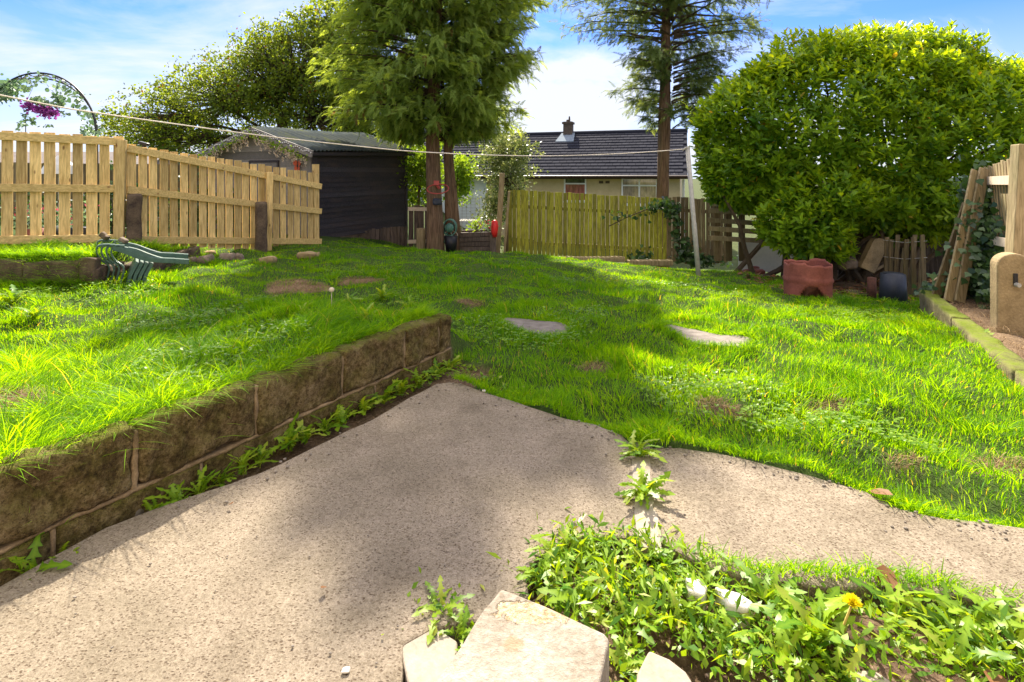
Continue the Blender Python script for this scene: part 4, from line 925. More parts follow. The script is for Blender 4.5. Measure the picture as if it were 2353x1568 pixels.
# ------------------------------------------------------------------ laurel hedge
EL = [E(1960, 300, 8.7, 330, 215, 1.35), E(2170, 345, 8.5, 310, 215, 1.35), E(1845, 510, 7.9, 100, 84, .6), E(1900, 445, 8.0, 120, 70, .7), E(1815, 435, 8.3, 70, 50, .6), E(1905, 560, 7.9, 60, 35, .4), E(1745, 325, 8.8, 140, 165, .9), E(2060, 455, 8.2, 190, 75, .8), E(2120, 150, 8.6, 110, 90, .8), E(1860, 160, 8.7, 120, 85, .8), E(2420, 320, 8.2, 230, 172, 1.2), E(2040, 230, 8.5, 200, 130, 1.1), E(1680, 330, 8.9, 75, 150, .6), E(1690, 405, 8.7, 70, 50, .5), E(2000, 130, 8.7, 110, 68, .7), E(2270, 215, 8.4, 100, 70, .8)]
hb_ = P(1960, 560, 8.6); hb_.z = zs(hb_.x, hb_.y)
hedge = thing('laurel_hedge', hb_, 'huge rounded glossy laurel bush filling the right side', 'hedge')
tips, dirs = [], []
Cc = np.array([e[0] for e in EL]); Rr = np.array([e[1] for e in EL]); area = Rr[:, 0]*Rr[:, 2]; area = area/area.sum()
while len(tips) < 9000:
    i = rng.choice(len(EL), p=area); u = runit(1)[0]; depth = rng.choice([1.0, .93, .80, .62], p=[.45, .25, .18, .12]); bumps = 1+.10*math.sin(u[0]*9+i*2)*math.cos(u[2]*11+i)+.05*math.sin(u[0]*23+i)*math.sin(u[2]*19)+(rng.uniform(0, .09) if rng.random() < .2 else 0)
    p = Cc[i]+u*Rr[i]*depth*bumps; q = (((p-Cc)/Rr)**2).sum(1); q[i] = 9
    if q.min() < 0.62: continue
    if p[1] > Cc[i][1]+0.55*Rr[i][1] and rng.random() < .65: continue
    if p[2] < zs(p[0], p[1])+.08: continue
    tips.append(p); n_ = u/Rr[i]; dirs.append(n_/np.linalg.norm(n_))
tips = np.array(tips); dirs = np.array(dirs); n = len(tips)
upness = np.clip(0.75+0.5*dirs[:, 2], .15, 1.3)
ax = dirs*0.62+np.stack([rng.normal(0, .3, n), rng.normal(0, .3, n), upness*0.95], 1); ax = ax/np.linalg.norm(ax, axis=1, keepdims=True)
tv, tf = tpl_leaf(.19, .05, .12); per = 10; parts = []; lsz = rng.uniform(.75, 1.2, n)
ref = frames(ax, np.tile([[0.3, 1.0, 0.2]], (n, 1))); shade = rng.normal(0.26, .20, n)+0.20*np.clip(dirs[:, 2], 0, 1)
for k in range(per):
    f = k/per; ang = k*2.4+rng.uniform(-.4, .4, n); c, s = np.cos(ang)[:, None], np.sin(ang)[:, None]; side = ref[:, :, 1]*c+ref[:, :, 2]*s
    opening = 0.35+1.05*(1-f)                                    # tip leaves stand up, older ones spread
    fw = ax*math.cos(opening)+side*math.sin(opening)+rng.normal(0, .10, (n, 3)); fw[:, 2] -= 0.12*(1-f)
    loc = tips-ax*(0.22*(1-f))
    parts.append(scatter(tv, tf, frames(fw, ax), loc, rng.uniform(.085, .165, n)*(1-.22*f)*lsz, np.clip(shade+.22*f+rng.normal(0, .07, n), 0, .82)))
V, F, T = join(parts); T = np.where(np.repeat(rng.random(len(T)//8+1), 8)[:len(T)] < .004, 1.0, T)
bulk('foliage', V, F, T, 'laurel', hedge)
g = Geo()
for k in range(46):
    i = rng.choice(len(EL), p=area); p = Cc[i]+runit(1)[0]*Rr[i]*.75; root = (hb_.x+rng.normal(0, .7), hb_.y+rng.normal(0, .25)); limb((root[0], root[1], zs(*root)), p, .045, .012, g, .15, 6)
g.build('branches', 'twig', hedge)

# ------------------------------------------------------------------ green picket fence, brown continuation, pallet
def board_fence(name, label, A, B, n, ztop, zbot, w_, mat, rails, thick=.018, jit=.012, lean=.0):
    t_ = thing(name, (A.x, A.y, zbot[0]), label, 'fence'); u = (B-A).normalized(); nr = Vector((u.y, -u.x, 0)); g = Geo()
    for i in range(n):
        q = (i+.5)/n; p = A.lerp(B, q); g.beam(Vector((p.x, p.y, zbot[0]+(zbot[1]-zbot[0])*q+random.uniform(-jit, jit))), Vector((p.x, p.y, ztop[0]+(ztop[1]-ztop[0])*q+random.uniform(-jit, jit)))+u*random.uniform(-.012, .012)+u*lean, w_*random.uniform(.9, 1.05), thick, side=u, t=(random.random(), random.random(), 0))
    g.build('boards', mat, t_)
    for q in rails:
        r = Geo(); r.beam(Vector((A.x, A.y, ztop[0]+(zbot[0]-ztop[0])*q))-nr*.035, Vector((B.x, B.y, ztop[1]+(zbot[1]-ztop[1])*q))-nr*.035, .07, .035, side=(0, 0, 1)); r.build('rail', 'brownh', t_)
    return t_
GA = P(1168, 435, 11.6); GB = P(1532, 455, 11.2)
gf = board_fence('board_fence', 'algae green vertical board fence in front of the bungalow', GA, GB, 37, (zat(436, 11.6), zat(456, 11.2)), (zat(587, 11.6), zat(604, 11.2)), .079, 'green', (.25, .8))
GC = P(1534, 455, 11.19); GD = P(1672, 462, 10.9)
bf = board_fence('board_fence', 'older brown board fence joining the green one near the white post', GC, GD, 14, (zat(452, 11.2), zat(460, 10.9)), (zat(604, 11.2), zat(606, 10.9)), .080, 'brown', (.2, .8), jit=.02)
g = Geo(); a = P(1142, 600, 11.45); b = P(1154, 398, 11.45); g.beam(a, b, .11, .09, side=(1, 0, 0)); tag(g.build('fence_post', 'greypost', origin=a, bevel=.006), 'tall greenish square post at the left end of the green fence', 'fence post')
g = Geo(); a = P(1158, 600, 11.3); b = P(1170, 440, 11.3); g.beam(a, b, .05, .04, side=(1, 0, 0)); tag(g.build('fence_stake', 'greypost', origin=a, bevel=.004), 'thin pale stake leaning beside the tall end post', 'stake')
for k_, (x0, x1, y0, y1, Y, lb) in enumerate(((1215, 1435, 592, 594, 10.9, 'long pale timber sleeper lying along the foot of the green fence'), (1440, 1545, 600, 602, 10.7, 'shorter timber sleeper lying right of the long one'))):
    g = Geo(); a = P(x0, y0+3, Y); b = P(x1, y1+3, Y); c = (a+b)/2; g.rough(c-Vector((0, 0, .0)), ((b-a).length, .16, .11), Matrix.Rotation(math.atan2(b.y-a.y, b.x-a.x), 3, 'Z'), .01, .15, 30, 4, k_); tag(g.build('sleeper', 'greypost', origin=a), lb, 'timber sleeper', 'sleepers by the green fence')
# pallet like rail panel
pa_ = thing('rail_panel', P(1628, 580, 9.9), 'grey brown panel of horizontal rails half under the laurel', 'fence panel')
for i, (ya, yb) in enumerate(((462, 470), (478, 488), (500, 511), (519, 531), (541, 550))):
    g = Geo(); g.beam(P(1628, ya+6, 9.9), P(1800, yb+6, 9.6), .085, .03, side=(0, 0, 1)); g.build('rail', 'greypost', pa_)
for x in (1648, 1675, 1705): g = Geo(); g.beam(P(x, 600, 9.95), P(x-1, 466, 9.95), .11, .03, side=(1, 0, 0)); g.build('upright', 'brown', pa_)
# pale wall of a neighbour, behind the panel
g = Geo(); a = P(1700, 560, 10.5); b = P(1830, 560, 10.3); g.rough(((a.x+b.x)/2, 10.4, -0.4), (1.1, .1, .62), None, .004, .1, 12, 3, 1); tag(g.build('garden_wall', 'renderw', origin=(a.x, a.y, -.8)), 'low pale rendered wall seen between the rails of the panel', 'wall')

# ------------------------------------------------------------------ bungalow
hu = Vector((.951, -.309, 0)).normalized(); hv = Vector((.309, .951, 0)).normalized(); HR = Vector((6.43, 20.0, 0)); HLEN = 15.5; ZE = 1.10; HD = 4.0; RISE = 1.98
def H(s, d, z): return Vector((HR.x-hu.x*s+hv.x*d, HR.y-hu.y*s+hv.y*d, z))
house = thing('bungalow', H(6, 0, -1.4), 'beige rendered bungalow with a dark tiled roof beyond the green fence', 'house')
def hs(x, d=0.35):
    A_ = H(0, d, 0); B_ = H(10, d, 0); return 10*xat(x, A_, B_)
g = Geo(); s0 = hs(1118)
def wallbox(g, sa, sb, d0, d1, z0, z1): g.add([H(sa, d0, z0), H(sb, d0, z0), H(sb, d1, z0), H(sa, d1, z0), H(sa, d0, z1), H(sb, d0, z1), H(sb, d1, z1), H(sa, d1, z1)], [(0, 1, 2, 3), (7, 6, 5, 4), (4, 5, 1, 0), (5, 6, 2, 1), (6, 7, 3, 2), (7, 4, 0, 3)])
wallbox(g, .25, s0, .35, 2*HD-.35, -2.2, ZE-.02); g.build('wall', 'render', house)
g = Geo(); wallbox(g, s0, HLEN-.2, .33, 2*HD-.35, -2.2, ZE-.02); tag(g.build('wall', 'renderw', house), 'white rendered wall')
g = Geo(); g.add([H(.25, HD-.01, ZE+RISE-.1), H(.25, .36, ZE-.02), H(.25, 2*HD-.36, ZE-.02), H(.35, HD-.01, ZE+RISE-.1), H(.35, .36, ZE-.02), H(.35, 2*HD-.36, ZE-.02)], [(0, 1, 2), (5, 4, 3), (0, 3, 4, 1), (0, 2, 5, 3)]); g.build('gable', 'render', house)
g = Geo(); NC = 15; NT = 52
for side in (0, 1):
    for i in range(NC):
        q0, q1 = i/NC, (i+1.12)/NC; 
        for k in range(NT):
            sa = (k+(.5 if i % 2 else 0))/NT*HLEN; sb = sa+HLEN/NT-.012; sa = min(sa, HLEN); sb = min(sb, HLEN)
            if sb-sa < .03: continue
            dz = random.uniform(0, .006)
            d0, d1 = (HD*q0, min(HD, HD*q1)) if side == 0 else (2*HD-HD*q0, max(HD, 2*HD-HD*q1))
            z0, z1 = ZE+RISE*q0+.055+dz, ZE+RISE*min(1, q1)+.012+dz
            vs = [H(sa, d0, z0), H(sb, d0, z0), H(sb, d1, z1), H(sa, d1, z1), H(sa, d0, z0-.045), H(sb, d0, z0-.045)]
            fs = [(0, 3, 2, 1), (0, 1, 5, 4)] if side == 0 else [(0, 1, 2, 3), (0, 4, 5, 1)]
            g.add(vs, fs, (random.random(), 0, 0))
    d0, z0 = (0, ZE) if side == 0 else (2*HD, ZE)
    g.add([H(0, d0, z0), H(HLEN, d0, z0), H(HLEN, HD, ZE+RISE), H(0, HD, ZE+RISE)], [(0, 3, 2, 1)], (.1, 0, 0))
roof = g.build('roof', 'tile', house)
g = Geo(); g.tube([H(-.02, HD, ZE+RISE+.03), H(HLEN, HD, ZE+RISE+.03)], .10, 10, (.6, 0, 0)); g.build('ridge', 'tile', roof)
g = Geo(); g.beam(H(-.05, -.02, ZE-.02), H(HLEN, -.02, ZE-.02), .14, .04, side=(0, 0, 1)); g.tube([H(-.05, -.09, ZE+.0), H(HLEN, -.09, ZE+.0)], .05, 8); g.build('gutter', 'fascia', house)
g = Geo(); g.beam(H(-.06, -.05, ZE-.03), H(-.06, HD, ZE+RISE), .18, .03, side=(0, 0, 1)); g.beam(H(-.06, 2*HD+.05, ZE-.03), H(-.06, HD, ZE+RISE), .18, .03, side=(0, 0, 1)); g.build('barge_board', 'white', house)
sc_ = hs(1307, HD); cz = ZE+RISE; g = Geo(); rt = Matrix.Rotation(math.atan2(-hu.y, -hu.x), 3, 'Z'); g.rough(H(sc_, HD-.1, cz+.18), (.42, .42, .78), rt, .006, .06, 10, 4, 1, (.4, 0, 0)); g.box(H(sc_, HD-.1, cz+.50), (.50, .50, .09), rt)
ch = g.build('chimney', 'brick', roof); g = Geo(); c_ = H(sc_, HD-.1, cz+.56); g.tube([c_, c_+Vector((0, 0, .10))], [.10, .09], 10); g.tube([c_+Vector((.05, 0, .10)), c_+Vector((.05, 0, .26))], [.045, .03], 8); g.build('chimney_pot', 'stub', ch)
g = Geo(); c_ = H(sc_, HD-.45, cz-.16); g.add([H(sc_-.42, HD-.95, cz-.385), H(sc_+.42, HD-.95, cz-.385), H(sc_+.30, HD-.02, cz+.10), H(sc_-.30, HD-.02, cz+.10), H(sc_-.42, HD-.95, cz-.43), H(sc_+.42, HD-.95, cz-.43)], [(0, 3, 2, 1), (0, 1, 5, 4)]); g.build('flashing', 'lead', ch)
def window(x0, x1, y0, y1, d, mats, cols, transom=.32, lbl=None):
    sa, sb = hs(x1, d), hs(x0, d); Ya = H(sa, d, 0).y; z1, z0 = zat(y0, Ya), zat(y1, Ya); g = Geo(); n_ = -.03; fw = .055
    for a, b, wd_ in ((H(sa, d+n_, z1), H(sb, d+n_, z1), fw), (H(sa, d+n_, z0), H(sb, d+n_, z0), fw), (H(sa, d+n_, z1-(z1-z0)*transom), H(sb, d+n_, z1-(z1-z0)*transom), fw)): g.beam(a, b, wd_, .06, side=(0, 0, 1))
    for k in range(cols+1): s_ = sa+(sb-sa)*k/cols; g.beam(H(s_, d+n_-.004, z0), H(s_, d+n_-.004, z1), fw, .06, side=hu)
    fr_ = g.build('window', 'upvc', house)
    for q0, q1, m_ in ((0, transom, mats[0]), (transom, 1, mats[1])):
        gg_ = Geo(); za, zb_ = z1-(z1-z0)*q0, z1-(z1-z0)*q1; gg_.add([H(sa, d-.012, za), H(sb, d-.012, za), H(sb, d-.012, zb_), H(sa, d-.012, zb_)], [(0, 1, 2, 3)]); gg_.build('pane', m_, fr_)
    gg_ = Geo(); gg_.beam(H(sa-.05, d-.06, z0-.05), H(sb+.05, d-.06, z0-.05), .05, .10, side=(0, 0, 1)); gg_.build('sill', 'upvc', fr_)
window(1298, 1346, 410, 462, .33, ('glass', 'glassp'), 1, .24); window(1430, 1509, 411, 470, .33, ('glassn', 'glassn'), 2, .27)
window(1046, 1083, 409, 449, .31, ('glass', 'glass'), 1, .4); window(925, 968, 409, 449, .31, ('glass', 'glass'), 1, .4)
for x in (1381, 1396): g = Geo(); s_ = hs(x, .33); g.box(H(s_, .34, zat(419, H(s_, .33, 0).y)), (.16, .03, .10), Matrix.Rotation(math.atan2(-hu.y, -hu.x), 3, 'Z')); g.build('air_brick', 'brick', house)
g = Geo(); g.tube([H(.12, .3, ZE-.1), H(.12, .3, -2)], .045, 8); g.build('downpipe', 'white', house)

# ------------------------------------------------------------------ clutter between shed and green fence
p = P(1100, 560, 10.9); pl = thing('timber_planter', p, 'dark timber raised planter box beside the green fence end', 'planter'); 
for i in range(5):
    g = Geo(); a = P(1056, 540+i*11, 10.9); b = P(1130, 538+i*11, 10.9); g.beam(a, b, .085, .05, side=(0, 0, 1)); g.beam(a+Vector((0, .5, 0)), b+Vector((0, .5, 0)), .085, .05, side=(0, 0, 1)); g.beam(b, b+Vector((0, .5, 0)), .085, .05, side=(0, 0, 1)); g.build('board', 'picket', pl)
a = P(1054, 530, 10.9); g = Geo(); g.box(((a.x+P(1132, 530, 10.9).x)/2, 11.15, zat(545, 10.9)), (.6, .42, .1)); g.build('soil_fill', 'stub', pl)
p = P(1137, 525, 10.75); g = Geo()
g.tube([P(1137, 545, 10.8), P(1136, 532, 10.8), P(1137, 520, 10.8), P(1137, 509, 10.8), P(1137, 506, 10.8)], [.045, .07, .075, .055, .02], 10, (.5, .5, 0)); tag(g.build('red_bag', 'redp', origin=P(1137, 545, 10.8), smooth=True), 'bright red plastic bag on the dark post by the planter', 'bag')
g = Geo(); a = P(1133, 600, 10.85); g.beam(a, P(1133, 540, 10.85), .12, .08, side=(1, 0, 0)); tag(g.build('fence_stake', 'picket', origin=a), 'short dark post standing under the red bag', 'stake')
# hose reel and black bucket at the conifer foot
p = P(1034, 523, 10.6); rl = thing('hose_reel', p, 'green hose wound on a reel by the conifer stems', 'hose reel'); g = Geo()
for i in range(9): g.tube([p+Vector((math.cos(a)*.125, (i-4)*.022, math.sin(a)*.16)) for a in np.linspace(0, 2*math.pi, 20)], .012, 6, cap=False)
g.build('hose', 'hose', rl, smooth=True); g = Geo(); g.tube([p+Vector((0, -.13, 0)), p+Vector((0, .13, 0))], .085, 14); g.tube([p+Vector((.10, -.11, -.28)), p+Vector((0, -.11, 0)), p+Vector((-.10, -.11, -.28))], .012, 6); g.build('drum', 'hose', rl, smooth=True)
p = P(1036, 575, 10.55); bk = thing('bucket', p, 'black plastic bucket standing below the green hose reel', 'bucket'); g = Geo(); pz = Vector((p.x, p.y, zat(578, 10.55))); g.tube([pz, pz+Vector((0, 0, .30)), pz+Vector((0, 0, .31)), pz+Vector((0, 0, .05))], [.10, .135, .12, .09], 18); g.build('body', 'black', bk, smooth=True)
g = Geo(); g.tube([pz+Vector((.135*math.cos(a), 0, .30+.10*math.sin(a))) for a in np.linspace(0, math.pi, 12)], .006, 6); g.build('handle', 'palerail', bk)
# basketball hoop on the trunk
hp = P(1008, 434, 10.25); ho = thing('toy_hoop', hp, 'small red basketball hoop fixed to the conifer trunk', 'basketball hoop'); g = Geo()
g.tube([hp+Vector((math.cos(a)*.20, -.10+math.sin(a)*.18, math.sin(a)*.085)) for a in np.linspace(0, 2*math.pi, 30)], .011, 8, cap=False); g.build('ring', 'hoop', ho, smooth=True)
g = Geo(); g.box(P(1003, 421, 10.30), (.10, .05, .09)); g.beam(P(1003, 424, 10.30), hp+Vector((0, .10, 0)), .05, .03); g.build('bracket', 'hoop', ho, bevel=.005)
g = Geo(); q = P(1005, 464, 10.28); g.rough(q, (.17, .09, .13), None, .012, .3, 8, 8, 2); tag(g.build('nest_box', 'bluegrey', origin=q, smooth=True), 'blue grey plastic box strapped to the trunk below the hoop', 'box')
# white wire bench / table
wb = thing('wire_table', P(1078, 560, 11.7), 'white wire garden table behind the timber planter', 'table'); zt0 = zat(508, 11.7); g = Geo(); a, b = P(1056, 508, 11.7), P(1106, 509, 11.7)
for k in range(9): q = k/8; g.tube([a.lerp(b, q), a.lerp(b, q)+Vector((0, .4, 0))], .006, 5)
for dy_ in (0, .2, .4): g.tube([a+Vector((0, dy_, 0)), b+Vector((0, dy_, 0))], .009, 5)
g.build('top', 'white', wb)
for c_ in (a, b):
    for dy_ in (0, .4): g = Geo(); c2 = c_+Vector((0, dy_, 0)); g.tube([c2, c2+Vector((.02, 0, -.25)), c2+Vector((-.02, 0, -.62))], .009, 5); g.build('leg', 'white', wb)
# wire trellis panel against the white wall
tr = thing('wire_trellis', P(1090, 540, 12.4), 'grey square wire panel standing against the white house wall', 'trellis'); g = Geo()
for k in range(6): x = 1062+k*10; g.tube([P(x, 530, 12.4), P(x, 455, 12.4)], .0045, 4)
for k in range(11): y = 457+k*7; g.tube([P(1058, y, 12.4), P(1116, y, 12.4)], .004, 4)
g.build('wires', 'postmetal', tr)
# flowers and small plants in the planter
def plantlet(name, pos, label, cat, mat, n, r, size, group=None, fl=None):
    t_ = thing(name, pos, label, cat, group); L = np.array(pos)+rng.normal(0, 1, (n, 3))*np.array([r, r, r*.6])+np.array([0, 0, r*.8]); D = rng.normal(0, 1, (n, 3))+np.array([0, 0, .5]); a, b = tpl_simple(.34)
    V, F, T = scatter(a, b, frames(D, runit(n)), L, size*rng.uniform(.6, 1.2, n), np.clip(rng.normal(.45, .2, n), 0, .8)); bulk('foliage', V, F, T, mat, t_)
    g = Geo()
    for k in range(7): g.tube([pos, Vector(pos)+Vector(rng.normal(0, r*.6, 3).tolist())*1+Vector((0, 0, r))], .006, 4)
    g.build('stems', 'twig', t_)
    if fl:
        m_ = max(6, n//5); L = np.array(pos)+rng.normal(0, 1, (m_, 3))*np.array([r, r, r*.5])+np.array([0, 0, r*1.3]); V, F, T = scatter(a, b, frames(runit(m_), runit(m_)), L, size*rng.uniform(.6, 1.0, m_), rng.random(m_)*.8); bulk('blossom', V, F, T, fl, t_)
    return t_
plantlet('potted_plant', P(1095, 528, 11.1), 'small bright green plant at the back of the timber planter', 'plant', 'lime', 160, .11, .06)
plantlet('potted_plant', P(1124, 528, 11.1), 'pink flowering plant in the planter beside the red bag', 'plant', 'euc', 90, .09, .05, None, 'red')

# ------------------------------------------------------------------ washing line
pt = P(1580, 341, 7.6); pbs = G(1607, 647); pbs = P(1607, 647, 7.6)
po = thing('line_post', (pbs.x, pbs.y, zs(pbs.x, pbs.y)), 'leaning pale grey steel post holding the washing line', 'washing line post'); g = Geo()
pb_ = Vector((pbs.x, pbs.y, min(pbs.z, zs(pbs.x, pbs.y))-.05)); g.tube([pb_, pb_.lerp(pt, .45), pb_.lerp(pt, .46), pt], [.034, .034, .030, .030], 14, (.5, .5, 0)); g.build('pole', 'postmetal', po, smooth=True)
g = Geo(); g.tube([pt+Vector((-.07, 0, -.03)), pt+Vector((-.03, -.02, .01)), pt+Vector((.02, 0, -.02))], .012, 6); g.tube([pt+Vector((0, 0, -.01)), pt+Vector((0, 0, .02))], .033, 12); g.build('hook', 'postmetal', po)
LA = Vector((-3.95, 3.6, 0)); LB = Vector((pt.x-.03, pt.y, 0)); keys = [(-140, 190), (45, 228), (155, 250), (270, 267), (450, 292), (600, 312), (760, 330), (935, 348), (1070, 355), (1200, 359), (1310, 358), (1420, 354), (1500, 349), (1575, 343)]
pts = []
for x in np.linspace(-140, 1575, 46):
    y = np.interp(x, [k[0] for k in keys], [k[1] for k in keys]); q = xat(x, LA, LB); c = LA.lerp(LB, q); pts.append((c.x, c.y, zat(y, c.y)))
pts = [Vector(p) for p in pts]; sm_ = [pts[0]]+[(pts[i-1]+pts[i]*2+pts[i+1])/4 for i in range(1, len(pts)-1)]+[pts[-1]]
g = Geo(); g.tube(sm_, .0055, 6, (.5, .5, 0)); ln = g.build('washing_line', 'line', origin=pt, smooth=True); tag(ln, 'long sagging cream washing line crossing the garden', 'washing line')
e0 = sm_[0]; g = Geo(); g.tube([(e0.x, e0.y, -.2), (e0.x, e0.y, e0.z+.1)], .035, 12); o_ = g.build('line_post', 'postmetal', origin=(e0.x, e0.y, 0), smooth=True); tag(o_, 'far left post holding the other end of the washing line', 'washing line post')

# ------------------------------------------------------------------ garden arch with hanging flowers
AY = 8.0; ac = P(84, 300, AY); arch = thing('garden_arch', (ac.x, AY, .2), 'dark metal garden arch wound with round leaved vine behind the pine fence', 'garden arch')
for (xc, rx, ytop, Y) in ((88, 133, 168, 8.0), (88, 136, 180, 8.7)):
    sc2 = Y/FPX; c = P(xc, 310, Y); rx_ = rx*sc2; rz = (310-ytop)*sc2; pts = [c+Vector((rx_*math.cos(a), 0, rz*math.sin(a))) for a in np.linspace(0, math.pi, 40)]
    pts = [Vector((c.x+rx_, Y, .1))]+pts+[Vector((c.x-rx_, Y, .1))]; g = Geo(); g.tube(pts, .013, 8, (.5, .5, 0)); g.build('hoop', 'archm', arch, smooth=True)
g = Geo()
for a in np.linspace(.1, math.pi-.1, 11):
    c0 = P(88, 310, 8.0); c1 = P(88, 310, 8.7); g.tube([c0+Vector((133*8/FPX*math.cos(a), 0, 142*8/FPX*math.sin(a))), c1+Vector((136*8.7/FPX*math.cos(a), 0, 130*8.7/FPX*math.sin(a)))], .007, 6)
g.build('cross_bar', 'archm', arch)
L = []
for (x, y, n, sp_) in ((5, 215, 260, 16), (25, 200, 160, 14), (60, 195, 60, 14), (95, 178, 40, 9), (140, 195, 26, 10), (180, 235, 26, 9), (195, 262, 34, 9), (205, 300, 60, 10), (150, 200, 10, 8), (170, 220, 14, 8), (212, 275, 16, 8)):
    for k in range(n): L.append(P(x+rng.normal(0, sp_), y+rng.normal(0, sp_*.7), rng.uniform(7.9, 8.7)))
L = np.array(L); n = len(L); th = np.linspace(0, 2*np.pi, 9)[:-1]; rv = np.stack([.5+.5*np.cos(th), .5*np.sin(th), .05*np.cos(2*th)], 1); rf = [np.array([list(range(8))])]
V, F, T = scatter(rv, rf, frames(runit(n), runit(n)), L, rng.uniform(.03, .075, n), rng.random(n)*.8); bulk('leaves', V, F, T, 'euc', arch)
g = Geo()
for kk in range(5):
    r2 = random.Random(kk); pts = []
    for a in np.linspace(.15, math.pi*.97, 30): pts.append(P(88+(134+r2.uniform(-3, 3))*math.cos(a), 310-(138+r2.uniform(-5, 4))*math.sin(a), 8.0+.35*(1+math.sin(a*5+kk))))
    g.tube(pts, .004, 4)
g.build('vine_stem', 'twig', arch)
bsk = thing('flower_basket', P(100, 245, 8.3), 'hanging mass of purple flowers and leaves under the garden arch', 'hanging flowers')
L = []; LG = []
for (x, y, n, sx, sy) in ((68, 243, 130, 12, 7), (95, 253, 150, 16, 8), (118, 258, 130, 12, 7), (108, 265, 60, 10, 5)):
    for k in range(n): L.append(P(x+rng.normal(0, sx*.6), y+rng.normal(0, sy*.7), 8.3+rng.normal(0, .08)))
for (x, y, n, sx, sy) in ((85, 232, 80, 12, 4), (110, 240, 90, 14, 5), (140, 235, 90, 8, 8), (132, 222, 50, 7, 5), (58, 275, 45, 8, 12), (78, 282, 14, 7, 8), (45, 290, 12, 5, 8), (150, 262, 14, 8, 4), (105, 290, 7, 14, 4)):
    for k in range(n): LG.append(P(x+rng.normal(0, sx*.6), y+rng.normal(0, sy*.7), 8.3+rng.normal(0, .08)))
a, b = tpl_simple(.42)
for nm, A_, m_, s_ in (('blossom', L, 'purple', .055), ('leaves', LG, 'euc', .06)):
    A_ = np.array(A_); n = len(A_); V, F, T = scatter(a, b, frames(runit(n), runit(n)), A_, s_*rng.uniform(.6, 1.2, n), rng.random(n)*.8); bulk(nm, V, F, T, m_, bsk)
g = Geo(); g.tube([P(59, 330, 8.3), P(59, 262, 8.3)], .006, 5); g.tube([P(62, 232, 8.3), P(88, 172, 8.3)], .003, 4); g.tube([P(140, 232, 8.3), P(88, 172, 8.3)], .003, 4); g.build('hanger', 'archm', bsk)

# ------------------------------------------------------------------ what shows through the pine fence
A = P(-160, 500, 12.5); B = P(560, 500, 14.0)
board_fence('board_fence', 'dark brown close boarded fence across the neighbouring garden', A, B, 62, (zat(372, 12.5), zat(380, 14)), (-.6, -.6), .155, 'brown', (.3,), jit=.01)
fh = thing('distant_house', P(100, 400, 30), 'grey roofed house beyond the neighbouring garden fence', 'house'); g = Geo(); a = P(-200, 420, 30); b = P(330, 420, 30); g.box(((a.x+b.x)/2, 32, -.4), (b.x-a.x, 4, 4.3)); g.build('wall', 'renderw', fh)
g = Geo(); g.add([(a.x-.4, 29.7, 1.7), (b.x+.4, 29.7, 1.7), (b.x+.4, 32, 2.55), (a.x-.4, 32, 2.55), (b.x+.4, 34.3, 1.7), (a.x-.4, 34.3, 1.7)], [(0, 1, 2, 3), (3, 2, 4, 5), (0, 3, 5), (1, 4, 2), (0, 5, 4, 1)]); g.build('roof', 'brownroof', fh)
pr = thing('garden_parasol', P(138, 500, 9.8), 'closed off white parasol behind the pine fence', 'parasol'); g = Geo(); c = P(138, 360, 9.8); g.tube([Vector((c.x, c.y, -.1)), c], .025, 10); g.build('pole', 'white', pr)
g = Geo(); zb_ = zat(400, 9.8); g.tube([Vector((c.x, c.y, zb_)), Vector((c.x, c.y, (zb_+c.z)/2)), Vector((c.x, c.y, c.z+.02))], [.30, .22, .03], 8, cap=True); g.build('canopy', 'cloth', pr)
for k_, (x, Y, fl, lb) in enumerate(((70, 7.2, 'red', 'pink flowers in a pot behind the pine fence, leftmost of the three'), (110, 7.6, 'red', 'red flowers in a pot behind the pine fence, between the two others'), (185, 7.4, 'red', 'red flowers in a pot behind the pine fence, rightmost of the three'))):
    q = P(x, 500, Y); q.z = zs(q.x, q.y); pt_ = plantlet('potted_plant', q+Vector((0, 0, .28)), lb, 'plant', 'euc', 170, .15, .06, 'flower pots behind the pine fence', fl)
    g = Geo(); g.tube([q, q+Vector((0, 0, .28))], [.10, .14], 14); g.build('pot', 'black' if k_ else 'rust', pt_, smooth=True)
for k_, (x, Y, n) in enumerate(((60, 9.5, 900), (260, 9.2, 1400), (430, 9.6, 1400), (570, 10.2, 900))):
    q = P(x, 520, Y); q.z = zs(q.x, q.y)
    broadtree('leafy_bush', q, ['dark bush behind the pine fence at its far left end', 'dark bush behind the pine fence left of its tall post', 'dark bush behind the middle of the pine fence', 'dark bush behind the pine fence by the shed'][k_], .03, [E(x, 480, Y, 55, 55, .35)], n, .07, 'ivy', 30, .18, 'bushes behind the pine fence', 'bush', limbr=.015)

